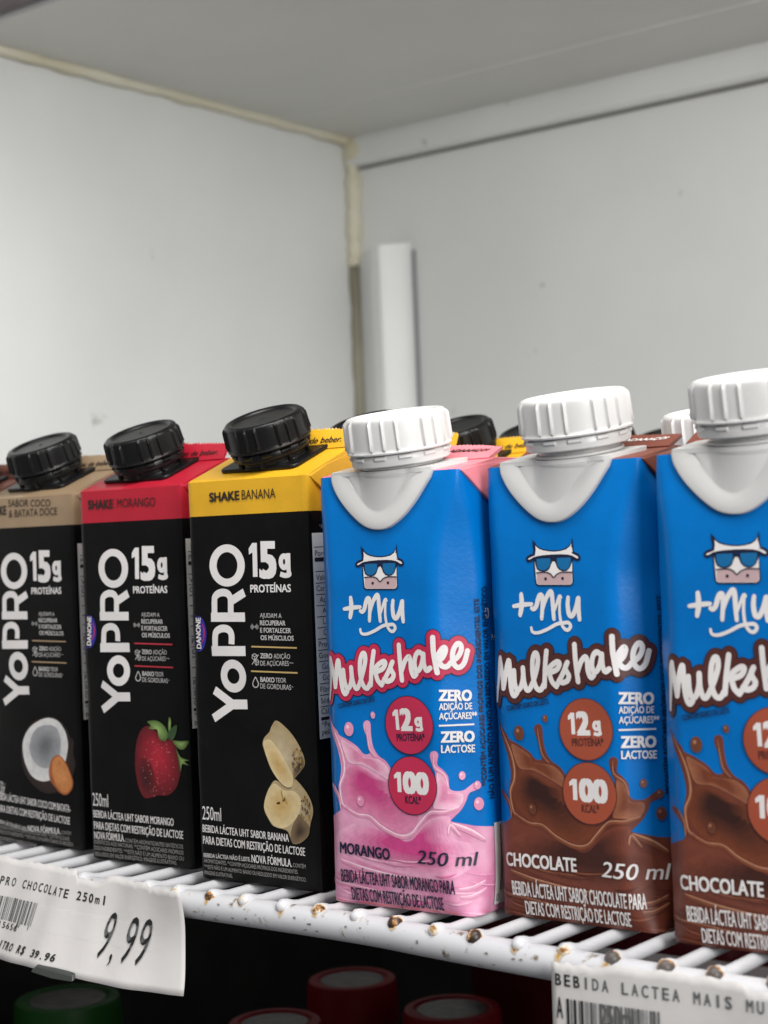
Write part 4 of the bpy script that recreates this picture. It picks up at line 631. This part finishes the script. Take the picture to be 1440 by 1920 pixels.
shake_carton('choco', 'black shake carton with brown top, leftmost in the row and mostly cut off', (-23.1, 1.9), 1.0, 'brown_card', 'brown_line', [], [['husk', D['coco_pic'][0][1]]], 4.1, False, GS)
for o_ in (mor, coc): o_.scale.x = 0.965; o_.location.x -= 0.0008
proto = shake_carton('rear', 'black shake carton with yellow top directly behind the front banana carton', (-5.6, 5.0), 0.5, 'yellow_card', 'gold', [], [['husk', []]], 3.3, False, GS, -0.40)
for i, (x, y, rz, lb) in enumerate([(-5.4, 9.9, -1, 'third yellow-topped black shake carton from the front of its file'), (-5.5, 14.8, 1.5, 'fourth yellow-topped black shake carton from the front of its file'), (-5.4, 19.8, 0, 'fifth yellow-topped black shake carton from the front of its file'), (-5.5, 24.8, 1, 'rearmost yellow-topped black shake carton of its file')]):
    c = copy_tree(proto); c.location = ((x + 2.36) * CM, (y + 2.36) * CM, 0); c.rotation_euler = (0, 0, R(rz)); c['label'] = lb
prisma_carton('pink', 'blue milkshake carton with pink strawberry splash and white cap', (-0.27, -0.45), 2.3, 0.9, D['pink_text'], True, GM, 0.06)
prisma_carton('choc', 'blue chocolate milkshake carton standing next to the pink strawberry one', (4.83, 0.47), -0.8, 2.2, D['choc_text'], True, GM, 0.18, 0.14)
prisma_carton('choc', 'blue chocolate milkshake carton at the right end, cut by the picture edge', (10.22, -0.08), 0.6, 3.6, D['choc_text'], True, GM, 0.18, 0.02)
pr2 = prisma_carton('choc', 'blue milkshake carton in the second row, white cap showing between two front chocolate cartons', (5.3, 7.6), 1.0, 5.0, [], False, GM)
c = copy_tree(pr2); c.location = ((3.4 + 2.35) * CM, (12.4 + 2.35) * CM, 0); c['label'] = 'rearmost blue milkshake carton, only a sliver of its white cap showing'
# ------------------------------------------------------------------ price tags
def sheet_tag(name, label, fn, w0, w1, H, notch, seed):
    rnd = random.Random(seed); root = None; bm = bmesh.new(); nx, nz = 90, 14; V = []
    for i in range(nx + 1):
        a = w0 + (w1 - w0) * i / nx; top = H + rnd.uniform(-0.05, 0.03) + notch(a); col = []
        for j in range(nz + 1): col.append(bm.verts.new([c * CM for c in fn(a, (top) * j / nz, 0.0)]))
        V.append(col)
    for i in range(nx):
        for j in range(nz): bm.faces.new((V[i][j], V[i + 1][j], V[i + 1][j + 1], V[i][j + 1]))
    o = link(name, bm, 'tag_paper', None, angle=60); s = o.modifiers.new('thick', 'SOLIDIFY'); s.thickness = 0.00022; s.offset = -1
    return tag(o, label, 'price tag', 'price tags clipped on the shelf rail')
def mono(P, t, x, z, pitch, h, wd, bold, mt='tag_ink', layer=1, ital=False):
    for ch in t:
        if ch != ' ':
            k = 0.35 if ch in 'l.,I1' else 1.0
            P.text(ch, (x + pitch * (1 - wd * k) / 2, z), (x + pitch * (1 - wd * k) / 2 + pitch * wd * k, z), h, bold, mt, layer, ital)
        x += pitch
def bars(P, x0, x1, z0, z1, seed):
    rnd = random.Random(seed); x = x0
    while x < x1:
        wd = rnd.choice((0.025, 0.025, 0.05, 0.075)); lo = z0 - (0.12 if rnd.random() < 0.12 else 0); P.poly([(x, lo), (x + wd, lo), (x + wd, z1), (x, z1)], 'tag_ink', 1, False); x += wd + rnd.choice((0.025, 0.03, 0.05, 0.07))
def ltag(a, b, off):
    H = 3.1; d = H - b; u = max(0.0, 1 + a / 5.0) ** 1.3 if a > -5 else 0.0; tau = R(24.5 * (1 - u)); k = min(1, max(0, d / H))
    return (-4.88 + a + 0.03 * math.sin(2.6 * d) * u, -2.05 - math.sin(tau) * d + 0.20 * u * math.sin(math.pi * k) - off * math.cos(tau) + 0.035 * math.sin(1.9 * a + 0.8 * d) + 0.02 * math.sin(4.3 * a), 0.18 - 0.04 * a - math.cos(tau) * d - off * math.sin(tau))
def lnotch(a): return -0.20 if -4.35 < a < -3.15 else (-0.06 if a > -1.2 else 0.0)
L1 = sheet_tag('price_tag', 'curling white paper price tag reading 9,99 on the left of the shelf rail', ltag, -13.5, 0.0, 3.1, lnotch, 5)
P = Print(ltag, base=0.012, grid=0.5)
mono(P, 'YOPRO CHOCOLATE 250ml', -8.12, 2.24, 0.250, 0.26, 0.68, 0.022)
bars(P, -11.0, -5.6, 1.18, 1.90, 4); mono(P, '7891025 115656', -9.0, 0.94, 0.20, 0.19, 0.7, 0.018)
mono(P, 'LITRO R$', -7.10, 0.34, 0.19, 0.24, 0.75, 0.03, ital=True); mono(P, '39.96', -5.30, 0.34, 0.20, 0.22, 0.78, 0.03, ital=True)
for q, x, wd in (('9', -2.98, 0.36), (',', -2.46, 0.10), ('9', -2.10, 0.36), ('9', -1.64, 0.36)): P.text(q, (x, 0.72), (x + wd, 0.72), 1.35 if q == '9' else 1.0, 0.006, 'tag_ink', 1, True)
P.build('tag_print', L1)
def rtag(a, b, off):
    d = 3.2 - b; return (8.22 + a, -2.56 - 0.02 * d - off - 0.03 * math.sin(1.2 * a), -0.14 - d + 0.012 * a)
def rnotch(a): return 0.0 if a < 1.5 else (0.10 if a < 5.0 else (-0.10 if a < 6.2 else 0.06))
L2 = sheet_tag('price_tag', 'flat white price tag reading BEBIDA LACTEA MAIS MU on the right', rtag, 0.0, 14.0, 3.2, rnotch, 9)
P = Print(rtag, base=0.012, grid=0.5)
mono(P, 'BEBIDA LACTEA MAIS MU', 0.06, 2.65, 0.262, 0.27, 0.66, 0.022); mono(P, 'A', 0.10, 1.87, 0.24, 0.50, 0.8, 0.02)
bars(P, 0.42, 2.9, 0.9, 2.36, 12); P.text('250ml', (1.35, 1.85), (2.25, 1.85), 0.5, 0.03, 'tag_ink', 2)
P.build('tag_print', L2)
bm = bmesh.new()
nx = 40; V = [[bm.verts.new([c * CM for c in rtag(0.9 + 12 * i / nx, q, 0.05 + 0.03 * math.sin(i * 1.3) * math.sin(q * 3))]) for q in (0.2, 1.0, 1.8, 2.6, 3.3, 3.7)] for i in range(nx + 1)]
for a, b in zip(V, V[1:]):
    for j in range(5): bm.faces.new((a[j], b[j], b[j + 1], a[j + 1]))
tag(link('plastic_film', bm, 'clear_film', None), 'wrinkled clear plastic film over the price tag on the right', 'plastic film')
bm = bmesh.new(); rnd = random.Random(21)
V = [[bm.verts.new([c * CM for c in ltag(-8.0 + 7.0 * i / 60, q + 1.15 + 0.02 * math.sin(i), 0.035 + rnd.uniform(0, 0.02))]) for q in (0.0, 0.15, 0.3, 0.45, 0.6, 0.75)] for i in range(61)]
for a, b in zip(V, V[1:]):
    for j in range(5): bm.faces.new((a[j], b[j], b[j + 1], a[j + 1]))
tag(link('clear_tape', bm, 'clear_film', None), 'strip of clear sticky tape across the middle of the 9,99 price tag', 'tape')
bm = bmesh.new(); prism(bm, [(-5.0, -0.05), (-4.85, 0.16), (-3.5, 0.13), (-3.45, -0.06), (-4.2, -0.12)], lambda a, b: ltag(a, b, -0.05), lambda a, b: ltag(a, b, 0.12)); tag(link('tag_clip', bm, 'clip_grey', None, bevel=0.04, angle=30), 'small dark plastic clip under the bottom edge of the left price tag', 'clip')
# ------------------------------------------------------------------ products on the shelf below
def bottle(label, x, y, zt, r, lid, body, cat_label=None):
    t = empty('bottle', label, 'bottle', (x, y, -28), 0, 'bottles on the shelf below')
    h = zt + 28
    bm = bmesh.new(); lathe(bm, [(r * 1.2, 0.0), (r * 1.3, 0.4), (r * 1.3, h - 5), (r * 1.25, h - 4), (r * 1.0, h - 2.6), (r * 0.9, h - 2.0), (r * 0.9, h - 0.5)], 40); link('bottle_body', bm, body, t)
    bm = bmesh.new(); rd = lambda a, q, z: 0.02 * math.cos(a * 50) if q > r * 0.97 and h - 1.7 < z < h - 0.2 else 0
    lathe(bm, [(r * 0.9, h - 1.9), (r, h - 1.85), (r * 1.02, h - 1.6), (r, h - 0.25), (r * 0.97, h - 0.06), (r * 0.9, h), (r * 0.8, h - 0.02), (r * 0.76, h - 0.12), (0.1, h - 0.12)], 100, rd); l = link('lid', bm, lid, t)
    bm = bmesh.new(); lathe(bm, [(0.72 * r, h - 0.13), (0.70 * r, h - 0.08), (0.4 * r, h - 0.06), (0.05, h - 0.07)], 40); link('foil_disc', bm, 'foil_grey', l)
bottle('red-lidded bottle in the dark below, centre of the three red lids', -14.2, 17.0, -8.0, 1.85, 'lid_red', 'bottle_red')
bottle('red-lidded bottle beside the right price tag, rightmost of the red lids', -8.1, 15.6, -8.0, 1.9, 'lid_red', 'bottle_red')
bottle('red-lidded bottle nearest the dark gap, lowest of the red lids', -12.9, 10.7, -8.0, 1.8, 'lid_red', 'bottle_red')
bottle('green-lidded bottle with foil top under the left price tag', -22.6, 8.9, -8.0, 2.15, 'lid_green', 'bottle_green')
def pouch():
    t = empty('drink_pouch', 'dark red pack with faint printed dots below the shelf, behind the right tag', 'drink pack', (-4.0, 21.0, -28), 0)
    bm = bmesh.new(); box(bm, (-5.5, -2.5, 0), (6.5, 2.5, 23.0)); link('pack_body', bm, 'pouch_red', t, bevel=0.6)
    P = Print(lambda s, z, off: (s, -2.5 - off, z), grid=9); rnd = random.Random(3)
    for i in range(14): P.text(rnd.choice('38SB'), (3.6, 21.5 - i * 0.4), (3.85, 21.5 - i * 0.4), 0.28, 0.03, 'pouch_ink', 1)
    P.build('pack_print', t)
pouch()
